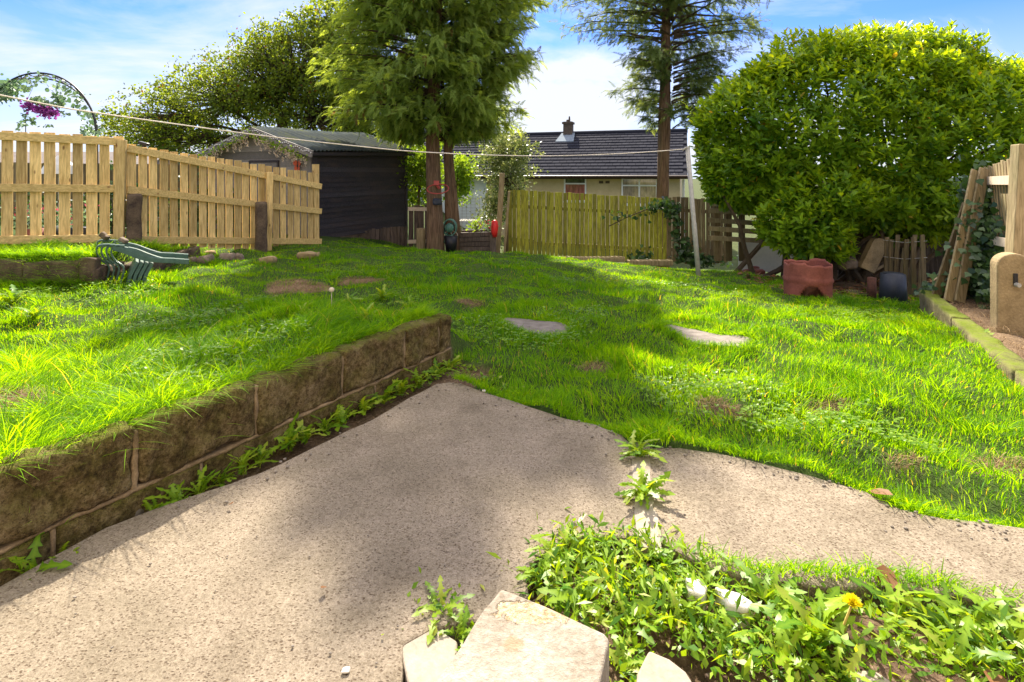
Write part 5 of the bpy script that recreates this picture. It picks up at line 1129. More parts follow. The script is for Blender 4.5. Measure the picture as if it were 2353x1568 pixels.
# ------------------------------------------------------------------ stacked plastic chairs
cs = 0.6128/5.739*5.0/FPX; co0 = P(0, 0, 5.0); 
def CZ(u, v, dep=0.0):
    x = (330+u/5.739)*.6128; y = (880+v/5.739)*.6128; q = P(x, y, 5.0); return Vector((q.x+dep*(x-CX)/FPX, 5.0+dep, q.z))
def ribbon(g, pts2, wn, dep0, dep1):
    """a moulded strip: outline swept between two depths with thickness wn (chart units)"""
    n = len(pts2); vs = []; fs = []
    for i, (u, v) in enumerate(pts2):
        a = pts2[max(0, i-1)]; b = pts2[min(n-1, i+1)]; dx_, dy_ = b[0]-a[0], b[1]-a[1]; l = math.hypot(dx_, dy_); nx_, ny_ = -dy_/l*wn/2, dx_/l*wn/2
        w_ = 1.0
        vs += [CZ(u+nx_, v+ny_, dep0), CZ(u-nx_, v-ny_, dep0), CZ(u-nx_, v-ny_, dep1), CZ(u+nx_, v+ny_, dep1)]
    for i in range(n-1):
        o = i*4
        for k in range(4): fs.append((o+k, o+(k+1) % 4, o+4+(k+1) % 4, o+4+k))
    fs += [(3, 2, 1, 0), (4*n-4, 4*n-3, 4*n-2, 4*n-1)]; g.add(vs, fs, (.5, .5, 0))
def smoothp(p, k=3):
    for _ in range(k):
        q = [p[0]]
        for i in range(len(p)-1): a, b = p[i], p[i+1]; q += [(a[0]*.75+b[0]*.25, a[1]*.75+b[1]*.25), (a[0]*.25+b[0]*.75, a[1]*.25+b[1]*.75)]
        p = q+[p[-1]]
    return p
def make_chair(first_label):
    c = thing('plastic_chair', CZ(430, 1110), first_label, 'chair', 'stacked green plastic chairs lying on the lawn')
    arm = smoothp([(470, 225), (320, 225), (215, 250), (175, 330), (195, 440), (270, 555), (390, 620), (455, 690), (455, 790), (420, 900), (385, 1000), (400, 1080), (450, 1112)], 2)
    for d0, nm in ((0.0, 'arm'), (0.36, 'arm')):
        g = Geo(); ribbon(g, arm, 40, d0, d0+.05); ribbon(g, arm, 20, d0-.004, d0+.065); g.build(nm, 'plasticg', c, smooth=False, bevel=.002)
    fl = smoothp([(545, 300), (640, 320), (760, 350), (1010, 455), (1270, 540), (1560, 560), (1860, 570)], 2)
    for d0 in (0.0, 0.34): g = Geo(); ribbon(g, fl, 100, d0+.006, d0+.06); g.build('leg', 'plasticg', c, bevel=.003)
    bl = smoothp([(400, 1120), (700, 1145), (1000, 1160), (1330, 1190)], 1)
    for d0 in (0.0, 0.34): g = Geo(); ribbon(g, bl, 40, d0+.004, d0+.055); g.build('leg', 'plasticg', c, bevel=.003)
    st = smoothp([(1060, 600), (1010, 700), (950, 800), (900, 920), (855, 1080)], 2); g = Geo(); ribbon(g, st, 78, 0.004, .38); g.build('seat', 'plasticg', c, bevel=.003)
    g = Geo()
    for k in range(6): ribbon(g, smoothp([(430, 1110), (600, 1125), (760, 1120), (880, 1075)], 2), 26, .05+k*.05, .085+k*.05)
    g.build('backrest', 'plasticg', c)
    return c
lbs = ['green plastic garden chair with the leftmost arm edge of the tipped stack', 'second green plastic chair from the left in the tipped stack', 'third green plastic chair from the left in the tipped stack', 'green plastic chair at the right end of the tipped stack']
c0 = make_chair(lbs[0]); off = CZ(530, 1110)-CZ(430, 1110)
for i in range(1, 4): c = copy_tree(c0); c.location = Vector(c0.location)+off*i+Vector((0, 0.004*i, -.004*i)); c['label'] = lbs[i]
# rocks by the fence
zx = lambda u: (640+u/1.845)*.6128; zy = lambda v: (300+v/1.845)*.6128
rk = ((150, 1245, 60, 45, 'squared grey stone at the left end of the rock row by the pine fence', 'rock'), (243, 1245, 110, 60, 'wide dark rock in the rock row by the pine fence', 'rock'), (270, 1200, 70, 40, 'flat sandy rock lying behind the wide dark one', 'rock'), (390, 1228, 100, 55, 'reddish rounded rock in the rock row by the pine fence', 'rock'), (475, 1232, 70, 55, 'small dark rock next to the reddish one', 'rock'), (672, 1250, 110, 48, 'sandy rock alone in the grass near the second stub post', 'rock'), (955, 1212, 130, 40, 'flat pale stone in the grass near the end of the pine fence', 'rock'))
for i, (u, v, w_, h_, lb, m_) in enumerate(rk):
    p = G(zx(u), zy(v)+4); sc3 = p.y/FPX*.6128/1.845; g = Geo(); g.rough(p+Vector((0, 0, h_*sc3*.22)), (w_*sc3, w_*sc3*.8, h_*sc3*1.1), Matrix.Rotation(rng.uniform(-.4, .4), 3, 'Z'), w_*sc3*.12, .42, 9, 9, i*3.1); tag(g.build('rock', 'spur' if 'sandy' in lb or 'pale' in lb else 'rock', origin=p, smooth=True), lb, 'rock', 'rocks by the pine fence')
for (u, v, s_, lb, m_) in ((360, 120, .10, 'dark broken brick lying on the bed edge above the chairs', 'stub'), (760, 235, .08, 'brown stone on the bed edge behind the chair stack', 'rock')):
    p = CZ(u, v, .35); p.z = max(p.z, zs(p.x, p.y)+.02); g = Geo(); g.rough(p, (s_, s_*.6, s_*.5), Matrix.Rotation(.6, 3, 'Y'), .012, .3, 8, 9, u); tag(g.build('rock', m_, origin=p, smooth=True), lb, 'rock', 'rocks by the pine fence')

# ------------------------------------------------------------------ rusty drum
dp0 = G(1856, 684); dr = thing('fire_drum', dp0, 'rusty red cut down metal drum with an arched hole, under the laurel', 'metal drum')
r0 = 49/FPX*dp0.y; hh = 86/FPX*dp0.y; nseg = 72; rows = 16; vs = []; fs = []
def edge_top(a): return hh*(.97+.02*math.sin(a*3+1)+.012*math.sin(a*11)+(.06 if math.sin(a*2+.4) > .72 else 0))
for j in range(rows+1):
    for i in range(nseg):
        a = 2*math.pi*i/nseg; q = j/rows; rr = r0*(1.03-.03*q)+(.012 if abs(q-.56) < .035 else 0)+.004*math.sin(a*4+q*5)+(.010 if q == 0 else 0); z = q*edge_top(a); vs.append((dp0.x+rr*math.cos(a), dp0.y+rr*math.sin(a), dp0.z-.02+z))
def hole(i, j):
    a = (2*math.pi*(i+.5)/nseg+math.pi/2) % (2*math.pi); a = a if a < math.pi else a-2*math.pi; q = (j+.5)/rows
    return (abs(a+.30) < .50 and .10 < q < .46-1.0*(a+.30)**2)
for j in range(rows):
    for i in range(nseg):
        if hole(i, j): continue
        fs.append((j*nseg+i, j*nseg+(i+1) % nseg, (j+1)*nseg+(i+1) % nseg, (j+1)*nseg+i))
g = Geo(); g.add(vs, fs, (.5, .5, 0)); o = g.build('shell', 'rust', dr, smooth=True); s_ = o.modifiers.new('solid', 'SOLIDIFY'); s_.thickness = .006; s_.offset = -1
g = Geo(); g.rough(dp0+Vector((0, 0, .10)), (r0*1.3, r0*1.3, .16), None, .03, .4, 10, 8, 2); g.build('ash', 'rustd', dr, smooth=True)
# bits under the laurel
q = G(2000, 616); q = P(2000, 616, 7.9); g = Geo(); rt = Matrix.Rotation(.45, 3, 'Y'); n = 12; prof = [(-.11, -.05), (.11, -.05)]+[(.11*math.cos(a), .34+.11*math.sin(a)) for a in np.linspace(0, math.pi, n)]
vs = [rt @ Vector((x_, -.05, z_)) for x_, z_ in prof]+[rt @ Vector((x_, .05, z_)) for x_, z_ in prof]; nn = len(prof); zq = q.z+.02
vs = [v+Vector((q.x-.05, q.y, zq)) for v in vs]; g.add(vs, [tuple(range(nn)), tuple(range(2*nn-1, nn-1, -1))]+[(i, nn+i, nn+(i+1) % nn, (i+1) % nn) for i in range(nn)]); tag(g.build('concrete_post', 'spur', origin=q), 'pale round topped piece of concrete post leaning under the laurel', 'concrete post')
q = P(1948, 606, 7.9); g = Geo(); g.rough(q+Vector((0, 0, .0)), (.26, .2, .20), None, .02, .45, 10, 7, 9); tag(g.build('rock', 'rock', origin=q, smooth=True), 'round purplish grey stone under the laurel beside the leaning concrete piece', 'rock')
q = P(2003, 685, 6.9); g = Geo(); g.tube([q+Vector((0, 0, -.1)), q+Vector((0, 0, .26))], [.055, .05], 12); tag(g.build('short_post', 'rustd', origin=q, smooth=True), 'short rusty brown post between the drum and the mossy kerb', 'post')
q = P(2052, 690, 6.6); g = Geo(); g.tube([q+Vector((0, 0, -.05)), q+Vector((0, 0, .32)), q+Vector((0, 0, .33)), q+Vector((0, 0, .1))], [.15, .13, .11, .1], 18); tag(g.build('plastic_bin', 'bluegrey', origin=q, smooth=True), 'dark blue grey bin standing at the end of the mossy kerb', 'bin')
# broken low picket fence behind
A = P(2030, 640, 7.6); B = P(2130, 640, 7.0)
bk_ = thing('broken_fence', A, 'broken low wooden pickets with wire at the back right', 'fence'); g = Geo()
for i in range(9):
    q = A.lerp(B, (i+.5)/9); zt_ = zat(545+6*math.sin(i*2.1)+(25 if i in (3, 7) else 0), q.y); g.beam((q.x, q.y, zs(q.x, q.y)-.05), (q.x+random.uniform(-.03, .08), q.y, zt_), .055, .018, side=(1, 0, 0))
g.build('pickets', 'brown', bk_); g = Geo()
for y in (552, 590): g.tube([P(2030, y, 7.58), P(2080, y+6, 7.3), P(2130, y+2, 6.98)], .004, 5)
g.build('wire', 'postmetal', bk_)
# log heap of brown soil behind the drum
for (x, y, Y, w_, h_, lb) in ((1925, 560, 9.2, 1.1, .35, 'heap of brown earth and litter in the dark under the laurel'), (1725, 590, 9.4, .35, .30, 'heap of broken red brick at the foot of the rail panel')):
    q = P(x, y+25, Y); q.z = zs(q.x, q.y); g = Geo()
    for k in range(14 if w_ < .5 else 26): 
        o3 = Vector((rng.normal(0, w_*.3), rng.normal(0, .15), abs(rng.normal(0, h_*.35)))); g.rough(q+o3, (rng.uniform(.10, .22),)*2+(rng.uniform(.06, .12),), Matrix.Rotation(rng.uniform(0, 3), 3, 'Z') @ Matrix.Rotation(rng.uniform(-.5, .5), 3, 'X'), .012, .3, 5, 8, k)
    tag(g.build('rubble_heap', 'rust' if w_ < .5 else 'rock', origin=q), lb, 'heap', kind='stuff')

# ------------------------------------------------------------------ right hand fence, spur post, ivy
sp0 = PZ(2292, 752, 0.02); sx = sp0.x; sy = sp0.y
spu = thing('concrete_spur', (sx+.12, sy, 0), 'sandy concrete spur post with a bolt slot at the right edge', 'fence post'); hsp = zat(582, sy); n = 14; wsp = .21
prof = [(0, -.15), (wsp, -.15)]+[(wsp/2+wsp/2*math.cos(a), hsp-wsp*.42+wsp*.42*math.sin(a)) for a in np.linspace(0, math.pi, n)]
ang = Matrix.Rotation(-.30, 3, 'Z'); vs = [ang @ Vector((x_, 0, z_)) for x_, z_ in prof]+[ang @ Vector((x_, .11, z_)) for x_, z_ in prof]; nn = len(prof)
vs = [Vector((v.x+sx, v.y+sy, v.z)) for v in vs]; g = Geo(); g.add(vs, [tuple(range(nn)), tuple(range(2*nn-1, nn-1, -1))]+[(i, nn+i, nn+(i+1) % nn, (i+1) % nn) for i in range(nn)]); g.build('post', 'spur', spu, bevel=.012)
c = ang @ Vector((wsp*.50, -.006, 0)); g = Geo(); g.box((sx+c.x, sy+c.y, zat(640, sy)), (.028, .012, .085), ang); g.build('slot', 'black', spu, bevel=.005)
g = Geo(); g.tube([Vector((sx+c.x, sy+c.y-.002, zat(652, sy))), Vector((sx+c.x, sy+c.y-.03, zat(652, sy)))], .016, 8); g.build('bolt', 'postmetal', spu)
RF = thing('old_fence', (sx+.15, sy+.2, 0), 'weathered board fence with a tall square post at the right edge', 'fence')
tp = P(2334, 333, sy+.16); g = Geo(); b0 = Vector((sx+.10, sy+.17, -.1)); b0 = P(2310, 760, sy+.16); g.beam(b0+Vector((.08, 0, 0)), tp+Vector((.08, 0, 0)), .15, .10, side=(1, -.2, 0)); g.build('post', 'pinerail' if False else 'greypost', RF, bevel=.006)
RA = P(2330, 500, 4.45); RB = P(2262, 500, 5.6); u = (RB-RA); u.z = 0; g = Geo(); n = 11
for i in range(n):
    q = (i+.3)/n; p = RA+u*q; g.beam((p.x+.10, p.y, zs(p.x, p.y)-.05), (p.x-.01, p.y, zat(366+22*q, p.y)+random.uniform(-.02, .02)), .088, .016, side=u.normalized())
g.build('boards', 'greypost', RF)
for y0, y1 in ((414, 416), (560, 548)): g = Geo(); g.beam(P(2338, y0, 4.35)+Vector((-.04, 0, 0)), P(2262, y1, 5.6)+Vector((-.05, 0, 0)), .075, .03, side=(0, 0, 1)); g.build('rail', 'palerail', RF)
# loose boards leaning from it
pk_ = (((2262, 388), (2205, 575), 5.05, 'greypost', 'pale loose board leaning on the ivy, nearest the fence boards'), ((2243, 392), (2180, 590), 5.08, 'greypost', 'loose board leaning on the ivy with yellow leaves at its top'), ((2222, 470), (2140, 650), 5.2, 'brown', 'wide weathered board leaning far to the left beside the ivy'), ((2205, 520), (2165, 640), 5.4, 'brown', 'short dark board leaning behind the wide weathered one'))
for (a, b, Y, m_, lb) in pk_:
    p0, p1 = P(b[0], b[1], Y), P(a[0], a[1], Y+.15); p0.z = min(p0.z, zs(p0.x, p0.y)+.02) if p0.z > zs(p0.x, p0.y)+.3 else p0.z
    g = Geo(); g.beam(p0, p1, .10, .02, side=(1, .15, 0)); tag(g.build('loose_board', m_, origin=p0, bevel=.002), lb, 'board', 'boards leaning by the ivy')
iv = thing('ivy', P(2230, 640, 5.4), 'dark glossy ivy tumbling down the old fence', 'ivy'); L = []; Nn = []
for (x, y, Y, n, sx_, sy_) in ((2262, 490, 5.3, 230, 12, 45), (2255, 560, 5.2, 620, 22, 40), (2232, 622, 5.3, 620, 24, 28), (2200, 658, 5.4, 460, 26, 16), (2275, 650, 5.0, 380, 14, 40), (2235, 430, 5.5, 160, 18, 18), (2150, 668, 5.9, 120, 18, 8), (2290, 590, 4.9, 160, 8, 50)):
    for k in range(n): L.append(P(x+rng.normal(0, sx_), y+rng.normal(0, sy_), Y+rng.normal(0, .10)))
L = np.array(L); L = L[L[:, 2] > zt(L[:, 0], L[:, 1])-.01]; n = len(L); lv = np.array([(0, 0, 0), (.15, -.45, .03), (.45, -.38, 0), (.62, -.18, -.02), (1, 0, -.08), (.62, .18, -.02), (.45, .38, 0), (.15, .45, .03)], float); lf = [np.array([[0, 1, 2, 3], [0, 3, 4, 5], [0, 5, 6, 7]])]
D = np.stack([rng.normal(-.3, .5, n), rng.normal(-.3, .4, n), rng.normal(-.5, .4, n)], 1); U = np.stack([rng.normal(-.4, .3, n), rng.normal(-.7, .3, n), rng.normal(.6, .3, n)], 1)
V, F, T = scatter(lv, lf, frames(D, U), L, rng.uniform(.04, .08, n), rng.random(n)*.8); bulk('leaves', V, F, T, 'ivy', iv)
g = Geo()
for k in range(34): a = P(2160+rng.uniform(0, 120), 690, 5.3); a.z = zs(a.x, a.y); b = P(2200+rng.uniform(0, 80), rng.uniform(430, 620), 5.35); limb(a, b, .010, .004, g, .05, 5)
g.build('stems', 'twig', iv)
# weeds beside spur, pale stone in the bed
q = P(2162, 655, 5.7); g = Geo(); q.z = zs(q.x, q.y)+.05; g.rough(q, (.20, .16, .14), None, .02, .4, 8, 8, 4); tag(g.build('rock', 'spur', origin=q, smooth=True), 'pale sandy stone at the foot of the ivy', 'rock')
# dry straw litter on the bed
n = 5200; kt = rng.uniform(-.9, 3.1, n); kd_ = rng.uniform(.07, 1.3, n); X = KA[0]+KU[0]*kt+KN[0]*kd_; Y = KA[1]+KU[1]*kt+KN[1]*kd_; Z = zt(X, Y)+.006
V, F, T = blades(X, Y, Z, rng.uniform(.02, .07, n)*.9, rng.uniform(.002, .004, n), rng.uniform(.9, 1.9, n), rng.uniform(0, 6.3, n), rng.random(n)*.8, 3); tag(bulk('straw_litter', V, F, T, 'straw'), 'dry brown straw and roots on the soil bed', 'dry litter', kind='stuff')
# leaf litter under the hedge
n = 3500; X = rng.uniform(3.3, 8.0, n); Y = rng.uniform(6.7, 10.5, n); Z = zt(X, Y)+.01; a, b = tpl_simple(.36)
V, F, T = scatter(a, b, frames(np.stack([rng.normal(0, 1, n), rng.normal(0, 1, n), rng.normal(0, .15, n)], 1), np.tile([0, 0, 1.], (n, 1))+rng.normal(0, .3, (n, 3))), np.stack([X, Y, Z], 1), rng.uniform(.05, .10, n), rng.random(n)*.8); tag(bulk('leaf_litter', V, F, T, 'deadleaf'), 'brown fallen leaves on the ground under the laurel', 'fallen leaves', kind='stuff')

# ------------------------------------------------------------------ dandelions and weeds
DT = [tpl_dandelion(4, 1), tpl_dandelion(5, 2), tpl_dandelion(3, 3)]
OV = [tpl_leaf(.16, .03, .05)]
def rosette(pos, n, L0, elev=(.25, .9), az=None, spread=math.pi, rot=0.0):
    parts = []
    for T_ in DT:
        m_ = max(1, int(round(n/len(DT)))); th = rng.uniform(-spread, spread, m_)+(az if az is not None else 0); el = rng.uniform(elev[0], elev[1], m_)
        fw = np.stack([np.cos(th)*np.cos(el), np.sin(th)*np.cos(el), np.sin(el)], 1); Lc = L0*rng.uniform(.55, 1.1, m_)
        pp_ = scatter(T_[0], T_[1], frames(fw, np.tile([0, 0, 1.], (m_, 1)), rng.normal(0, .35, m_)), np.array(pos)[None]+rng.normal(0, .006, (m_, 3))*np.array([1, 1, .2]), Lc, np.clip(rng.normal(.42, .27, m_), 0, .82)); nv_ = len(T_[0]); mid = np.tile(np.arange(nv_) % 3 == 1, m_); parts.append((pp_[0], pp_[1], np.where(mid, np.minimum(pp_[2]+.28, .88), pp_[2])))
    return join(parts)
def dandelion(pos, n, L0, label, group, **kw):
    t_ = thing('dandelion', pos, label, 'weed', group); V, F, T = rosette(pos, n, L0, **kw); bulk('leaves', V, F, T, 'weed', t_, smooth=True); return t_
GW = 'dandelions along the foot of the block wall'
wl = [((30, 1300), .15, 7), ((90, 1262), .10, 5), ((300, 1165), .10, 9), ((355, 1140), .12, 12), ((420, 1120), .11, 12), ((470, 1098), .12, 12), ((520, 1075), .13, 14), ((575, 1060), .11, 12), ((625, 1020), .16, 12), ((680, 1010), .13, 14), ((730, 990), .12, 12), ((775, 972), .14, 14), ((820, 948), .13, 14), ((870, 925), .14, 16), ((905, 905), .15, 16), ((950, 885), .14, 16), ((990, 862), .13, 14), ((1030, 850), .12, 12)]
wnames = ['long leaved weed at the near end of the wall foot', 'sparse weed beside the long leaved one near the wall end', 'thin spreading weed beside a grey pebble at the wall foot', 'dandelion just past the grey pebble at the wall foot', 'jagged dandelion below the first wall joint', 'leafy dandelion right of the first wall joint', 'broad bright dandelion halfway along the wall foot', 'dandelion next to the tall upright one, on its near side', 'tall upright dandelion below the second wall joint', 'dandelion spreading onto the slab past the tall one', 'dark green dandelion under the middle wall block', 'dandelion left of the third wall joint', 'dandelion right under the third wall joint', 'wide jagged dandelion lying onto the patio edge', 'upright jagged dandelion near the wall end', 'dandelion with leaves reaching the patio tip', 'tall toothed dandelion at the corner of the wall', 'dandelion at the very end block of the wall']
for (px, L0, n), nm in zip(wl, wnames):
    p = PZ(px[0], px[1], -.05); d_, t_w = wd(p.x, p.y)
    if d_ > -.03: p = p-Vector((WN[0], WN[1], 0))*(d_+.04)
    p.z = -.05; dandelion(p, n, L0, nm, GW, elev=(.25, 1.2))
for (x, y, n, L0, nm) in ((1466, 1050, 12, .13, 'dandelion growing in the slab joint next to the lawn'), (1480, 1142, 16, .125, 'yellowing dandelion growing alone in the slab joint')):
    p = PZ(x, y, 0); dandelion(p, n*2, L0, nm, 'dandelions in the patio joint', elev=(.06, .8))
# small herb carpets at the wall foot
def carpet(name, pts_, per, h, size, label, z=-.055, mat='weed', sp_=.05, tmpl=None):
    L = []
    for (x, y) in pts_:
        c = PZ(x, y, z) if y > 420 else None
        for k in range(per): L.append((c.x+rng.normal(0, sp_), c.y+rng.normal(0, sp_), z+abs(rng.normal(0, h))))
    L = np.array(L); d_, t_w = wd(L[:, 0], L[:, 1]); L = L[(d_ < -.005) | (t_w > .03)]; n = len(L); a, b = tmpl or tpl_simple(.34)
    D = np.stack([rng.normal(0, 1, n), rng.normal(0, 1, n), rng.normal(.5, .5, n)], 1); V, F, T = scatter(a, b, frames(D, np.tile([0, 0, 1.], (n, 1))+rng.normal(0, .4, (n, 3))), L, size*rng.uniform(.5, 1.3, n), np.clip(rng.normal(.4, .3, n), 0, .9))
    return tag(bulk(name, V, F, T, mat), label, 'weeds', kind='stuff')
carpet('small_weeds', [(600+i*26, 1040-i*11.5) for i in range(18)]+[(380+i*30, 1125-i*15) for i in range(7)]+[(1080, 850), (1120, 880), (1180, 905)], 60, .022, .025, 'low mixed weeds along the foot of the block wall', sp_=.035)
q = PZ(300, 1185, -.05); g = Geo(); g.rough(q+Vector((0, 0, .02)), (.10, .08, .06), None, .003, .5, 12, 8, 1); tag(g.build('pebble', 'slab', origin=q, smooth=True), 'smooth grey pebble in the gap at the foot of the wall', 'pebble')

# foreground weed patch
FZ = -.02
fg = [(1290, 1270), (1345, 1255), (1410, 1262), (1480, 1275), (1545, 1300), (1250, 1330), (1320, 1330), (1390, 1340), (1460, 1350), (1530, 1360), (1600, 1330), (1290, 1400), (1370, 1410), (1440, 1420), (1520, 1430), (1600, 1410), (1680, 1350), (1760, 1370), (1830, 1390), (1900, 1400), (1970, 1410), (2050, 1400), (2120, 1410), (2190, 1420), (2260, 1430), (2330, 1440), (1730, 1440), (1810, 1470), (1890, 1490), (1970, 1500), (2050, 1480), (2130, 1500), (2210, 1510), (2290, 1510), (2350, 1540), (1650, 1500), (1720, 1540), (1800, 1560), (1880, 1570), (1960, 1570), (2040, 1570), (2120, 1580), (2200, 1580), (2280, 1590), (1430, 1500), (1420, 1560), (1010, 1405), (1050, 1440)]
carpet('ground_weeds', fg, 55, .014, .020, 'low mixed weed cover on the soil strip at the front', FZ, sp_=.045)
carpet('ground_weeds', fg[:16]+fg[26:36], 60, .03, .045, 'narrow leaved weeds mixed in the front soil strip', FZ, sp_=.045, tmpl=tpl_simple(.12))
P2_ = []
for (x, y) in fg[:-2]:
    c = PZ(x, y, FZ); P2_.append(tuft(c.x, c.y, 22, .04, .055, .8, None, 1, .0022, .62, FZ))
V, F, T = join(P2_); tag(bulk('grass', V, F, T, 'grass'), 'thin fine grass sprouting through the front weed patch', 'grass', kind='stuff')
# single dandelions in it
GF = 'dandelions in the front weed patch'
big = [(1285, 1285, .12, 'dandelion at the far left corner of the front weed patch'), (1350, 1290, .12, 'upright dandelion at the top of the front weed patch'), (1470, 1300, .11, 'pale dandelion where the patio joint meets the weed patch'), (1240, 1330, .11, 'dandelion spilling left onto the patio from the weed patch'), (1330, 1400, .13, 'jagged dandelion right behind the big pale block'), (1440, 1440, .13, 'dandelion beside the right corner of the big pale block'), (1560, 1440, .14, 'dandelion with long toothed leaves over bare soil'), (1620, 1370, .10, 'dandelion beside the two white stones'), (1770, 1400, .14, 'dandelion with long leaves reaching over the patio edge'), (1860, 1420, .15, 'tall dandelion left of the yellow flower'), (2060, 1430, .15, 'broad dandelion right of the yellow flower'), (2150, 1440, .14, 'dandelion in front of the twisted dead leaf'), (2240, 1450, .15, 'tall dandelion near the right end of the weed patch'), (2330, 1470, .14, 'dandelion at the right edge of the picture'), (1800, 1530, .13, 'low dandelion at the bottom between the small pale stone and the flower'), (1920, 1560, .14, 'dandelion at the bottom below the yellow flower'), (2080, 1540, .14, 'dandelion at the bottom beside the half buried stone'), (2200, 1540, .15, 'broad leaved dandelion at the bottom right'), (1680, 1480, .10, 'small dandelion on the dark soil'), (1015, 1415, .10, 'dandelion at the left side of the big pale block'), (1055, 1470, .09, 'bright dandelion pressed against the left edge of the big pale block'), (1430, 1540, .10, 'yellowish dandelion between the big and the small pale stone')]
for (x, y, L0, nm) in big: p = PZ(x, y, FZ); dandelion(p, 15, L0*.88, nm, GF, elev=(.08, .80))
fp = PZ(1880, 1490, FZ); fd = dandelion(fp, 18, .19, 'dandelion carrying one yellow flower in the front weed patch', None, elev=(.15, 1.0))
ft = P(1958, 1388, fp.y*.985+.01); g = Geo(); g.tube([fp, fp.lerp(ft, .5)+Vector((.015, 0, -.012)), ft], .0028, 7, (.5, .5, 0)); M['stem'] = plain('flower_stem', (.42, .30, .06), (.30, .25, .05), 30, .5); g.build('flower_stem', 'stem', fd, smooth=True)
n = 260; th = rng.uniform(0, 6.28, n); el = rng.uniform(.05, 1.5, n); fw = np.stack([np.cos(th)*np.cos(el), np.sin(th)*np.cos(el), np.sin(el)+.1], 1); a, b = tpl_simple(.13); V, F, T = scatter(a, b, frames(fw, runit(n)), np.tile(np.array(ft), (n, 1)), rng.uniform(.017, .025, n), rng.random(n)*.8); bulk('flower', V, F, T, 'yellow', fd)
fp2 = P(762, 708, 3.6); fp2.z = zs(fp2.x, fp2.y)+.12; g = Geo(); g.rough(fp2, (.035, .035, .035), None, .003, .5, 6, 8, 2); g.tube([fp2-Vector((0, 0, .16)), fp2], .002, 5); tag(g.build('seed_head', 'palerail', origin=fp2, smooth=True), 'pale dandelion seed head standing above the long grass', 'seed head')
# broad weeds in the left long grass and lawn
for (x, y, L0, nm) in ((800, 700, .14, 'leafy weed in the long grass left of the seed head'), (880, 690, .15, 'leafy weed in the long grass near the wall corner'), (840, 742, .13, 'broad round leaved weed below the seed head'), (940, 705, .12, 'leafy weed closest to the wall corner'), (30, 700, .20, 'bright sunlit weed at the left edge of the lawn'), (80, 735, .16, 'second sunlit weed at the left edge of the lawn'), (700, 730, .10, 'small weed in the middle of the long grass'), (1410, 652, .12, 'pale flat weed in the lawn in front of the green fence'), (2060, 680, .14, 'broad leaved weed by the end of the mossy kerb'), (2030, 700, .12, 'pale leaved weed in the grass near the blue grey bin'), (2250, 790, .12, 'thin weed beside the foot of the concrete spur'), (2330, 760, .14, 'dark leaved weed in front of the concrete spur')):
    p = G(x, y); dandelion(p, 14, L0, nm, None, elev=(.3, 1.1))
# soil crumbs at the front
g = Geo()
for k in range(420):
    x, y = fg[random.randrange(len(fg))]; c = PZ(x, y, FZ); s_ = random.uniform(.005, .016); g.rough((c.x+random.gauss(0, .06), c.y+random.gauss(0, .05), FZ-.004), (s_, s_, s_*.8), None, s_*.2, .4, 2, 30, k)
tag(g.build('soil_crumbs', 'stub'), 'dark soil crumbs and grit among the front weeds', 'soil', kind='stuff')

# pale stones in the foreground
def stone_poly(name, px, ztop, zbot, label, mat, cat='stone', seed=0, chip=None, cav=0.004):
    import bmesh
    top = [PZ(x, y, ztop) for x, y in px]; pts = densify([(p.x, p.y) for p in top], .02, cav, seed); bm = bmesh.new(); vt = [bm.verts.new((x, y, ztop)) for x, y in pts]; f = bm.faces.new(vt); bm.normal_update()
    if f.normal.z < 0: f.normal_flip()
    ext = bmesh.ops.extrude_face_region(bm, geom=[f])
    for v in ext['geom']:
        if isinstance(v, bmesh.types.BMVert): v.co.z = zbot
    bm.normal_update(); me = bpy.data.meshes.new(name); c = sum(top, Vector())/len(top); c.z = zbot
    for v in bm.verts: v.co -= c
    bm.to_mesh(me); bm.free(); me.attributes.new('tint', 'FLOAT_COLOR', 'POINT'); me.materials.append(M[mat]); o = bpy.data.objects.new(name, me); col.objects.link(o); o.location = c
    b = o.modifiers.new('bevel', 'BEVEL'); b.width = .007; b.segments = 3; b.limit_method = 'ANGLE'; return tag(o, label, cat)
def chippedmat():
    m, nt, out = newmat('pale_chipped_stone'); co = geopos(nt); f = texnoise(nt, co, 60, 5, .7); big_ = texnoise(nt, co, 6, 5, .6)
    c = ramp(nt, [(.36, (.20, .165, .125)), (.50, (.285, .25, .205)), (.64, (.36, .33, .285))], mixc(nt, .5, big_, f)); sp_ = texnoise(nt, co, 150, 2, .5); c = mixc(nt, ramp(nt, [(.66, (0, 0, 0)), (.72, (.6,)*3)], sp_), c, (.28, .20, .13))
    # broken rim and a stain, shapes of their own on the stone
    return m, nt, out, co, f, c
m, nt, out, co, f, c = chippedmat()
def spot(nt, co, centre, rx, ry, soft, wob, base):
    s = N(nt, 'ShaderNodeVectorMath', operation='SUBTRACT'); nt.links.new(co, s.inputs[0]); s.inputs[1].default_value = centre
    v = N(nt, 'ShaderNodeVectorMath', operation='MULTIPLY'); nt.links.new(s.outputs[0], v.inputs[0]); v.inputs[1].default_value = (1/rx, 1/ry, 0)
    l = N(nt, 'ShaderNodeVectorMath', operation='LENGTH'); nt.links.new(v.outputs[0], l.inputs[0]); return ramp(nt, [(0.5, (1, 1, 1)), (0.5+soft, (0, 0, 0))], mth(nt, 'MULTIPLY', mth(nt, 'ADD', l.outputs['Value'], mth(nt, 'MULTIPLY', mth(nt, 'SUBTRACT', base, .5), wob)), .5))
BZ = .13; cpt = PZ(1235, 1408, BZ); st_ = PZ(1180, 1480, BZ); cp2 = PZ(1165, 1398, BZ)
wobn = texnoise(nt, co, 30, 5, .7)
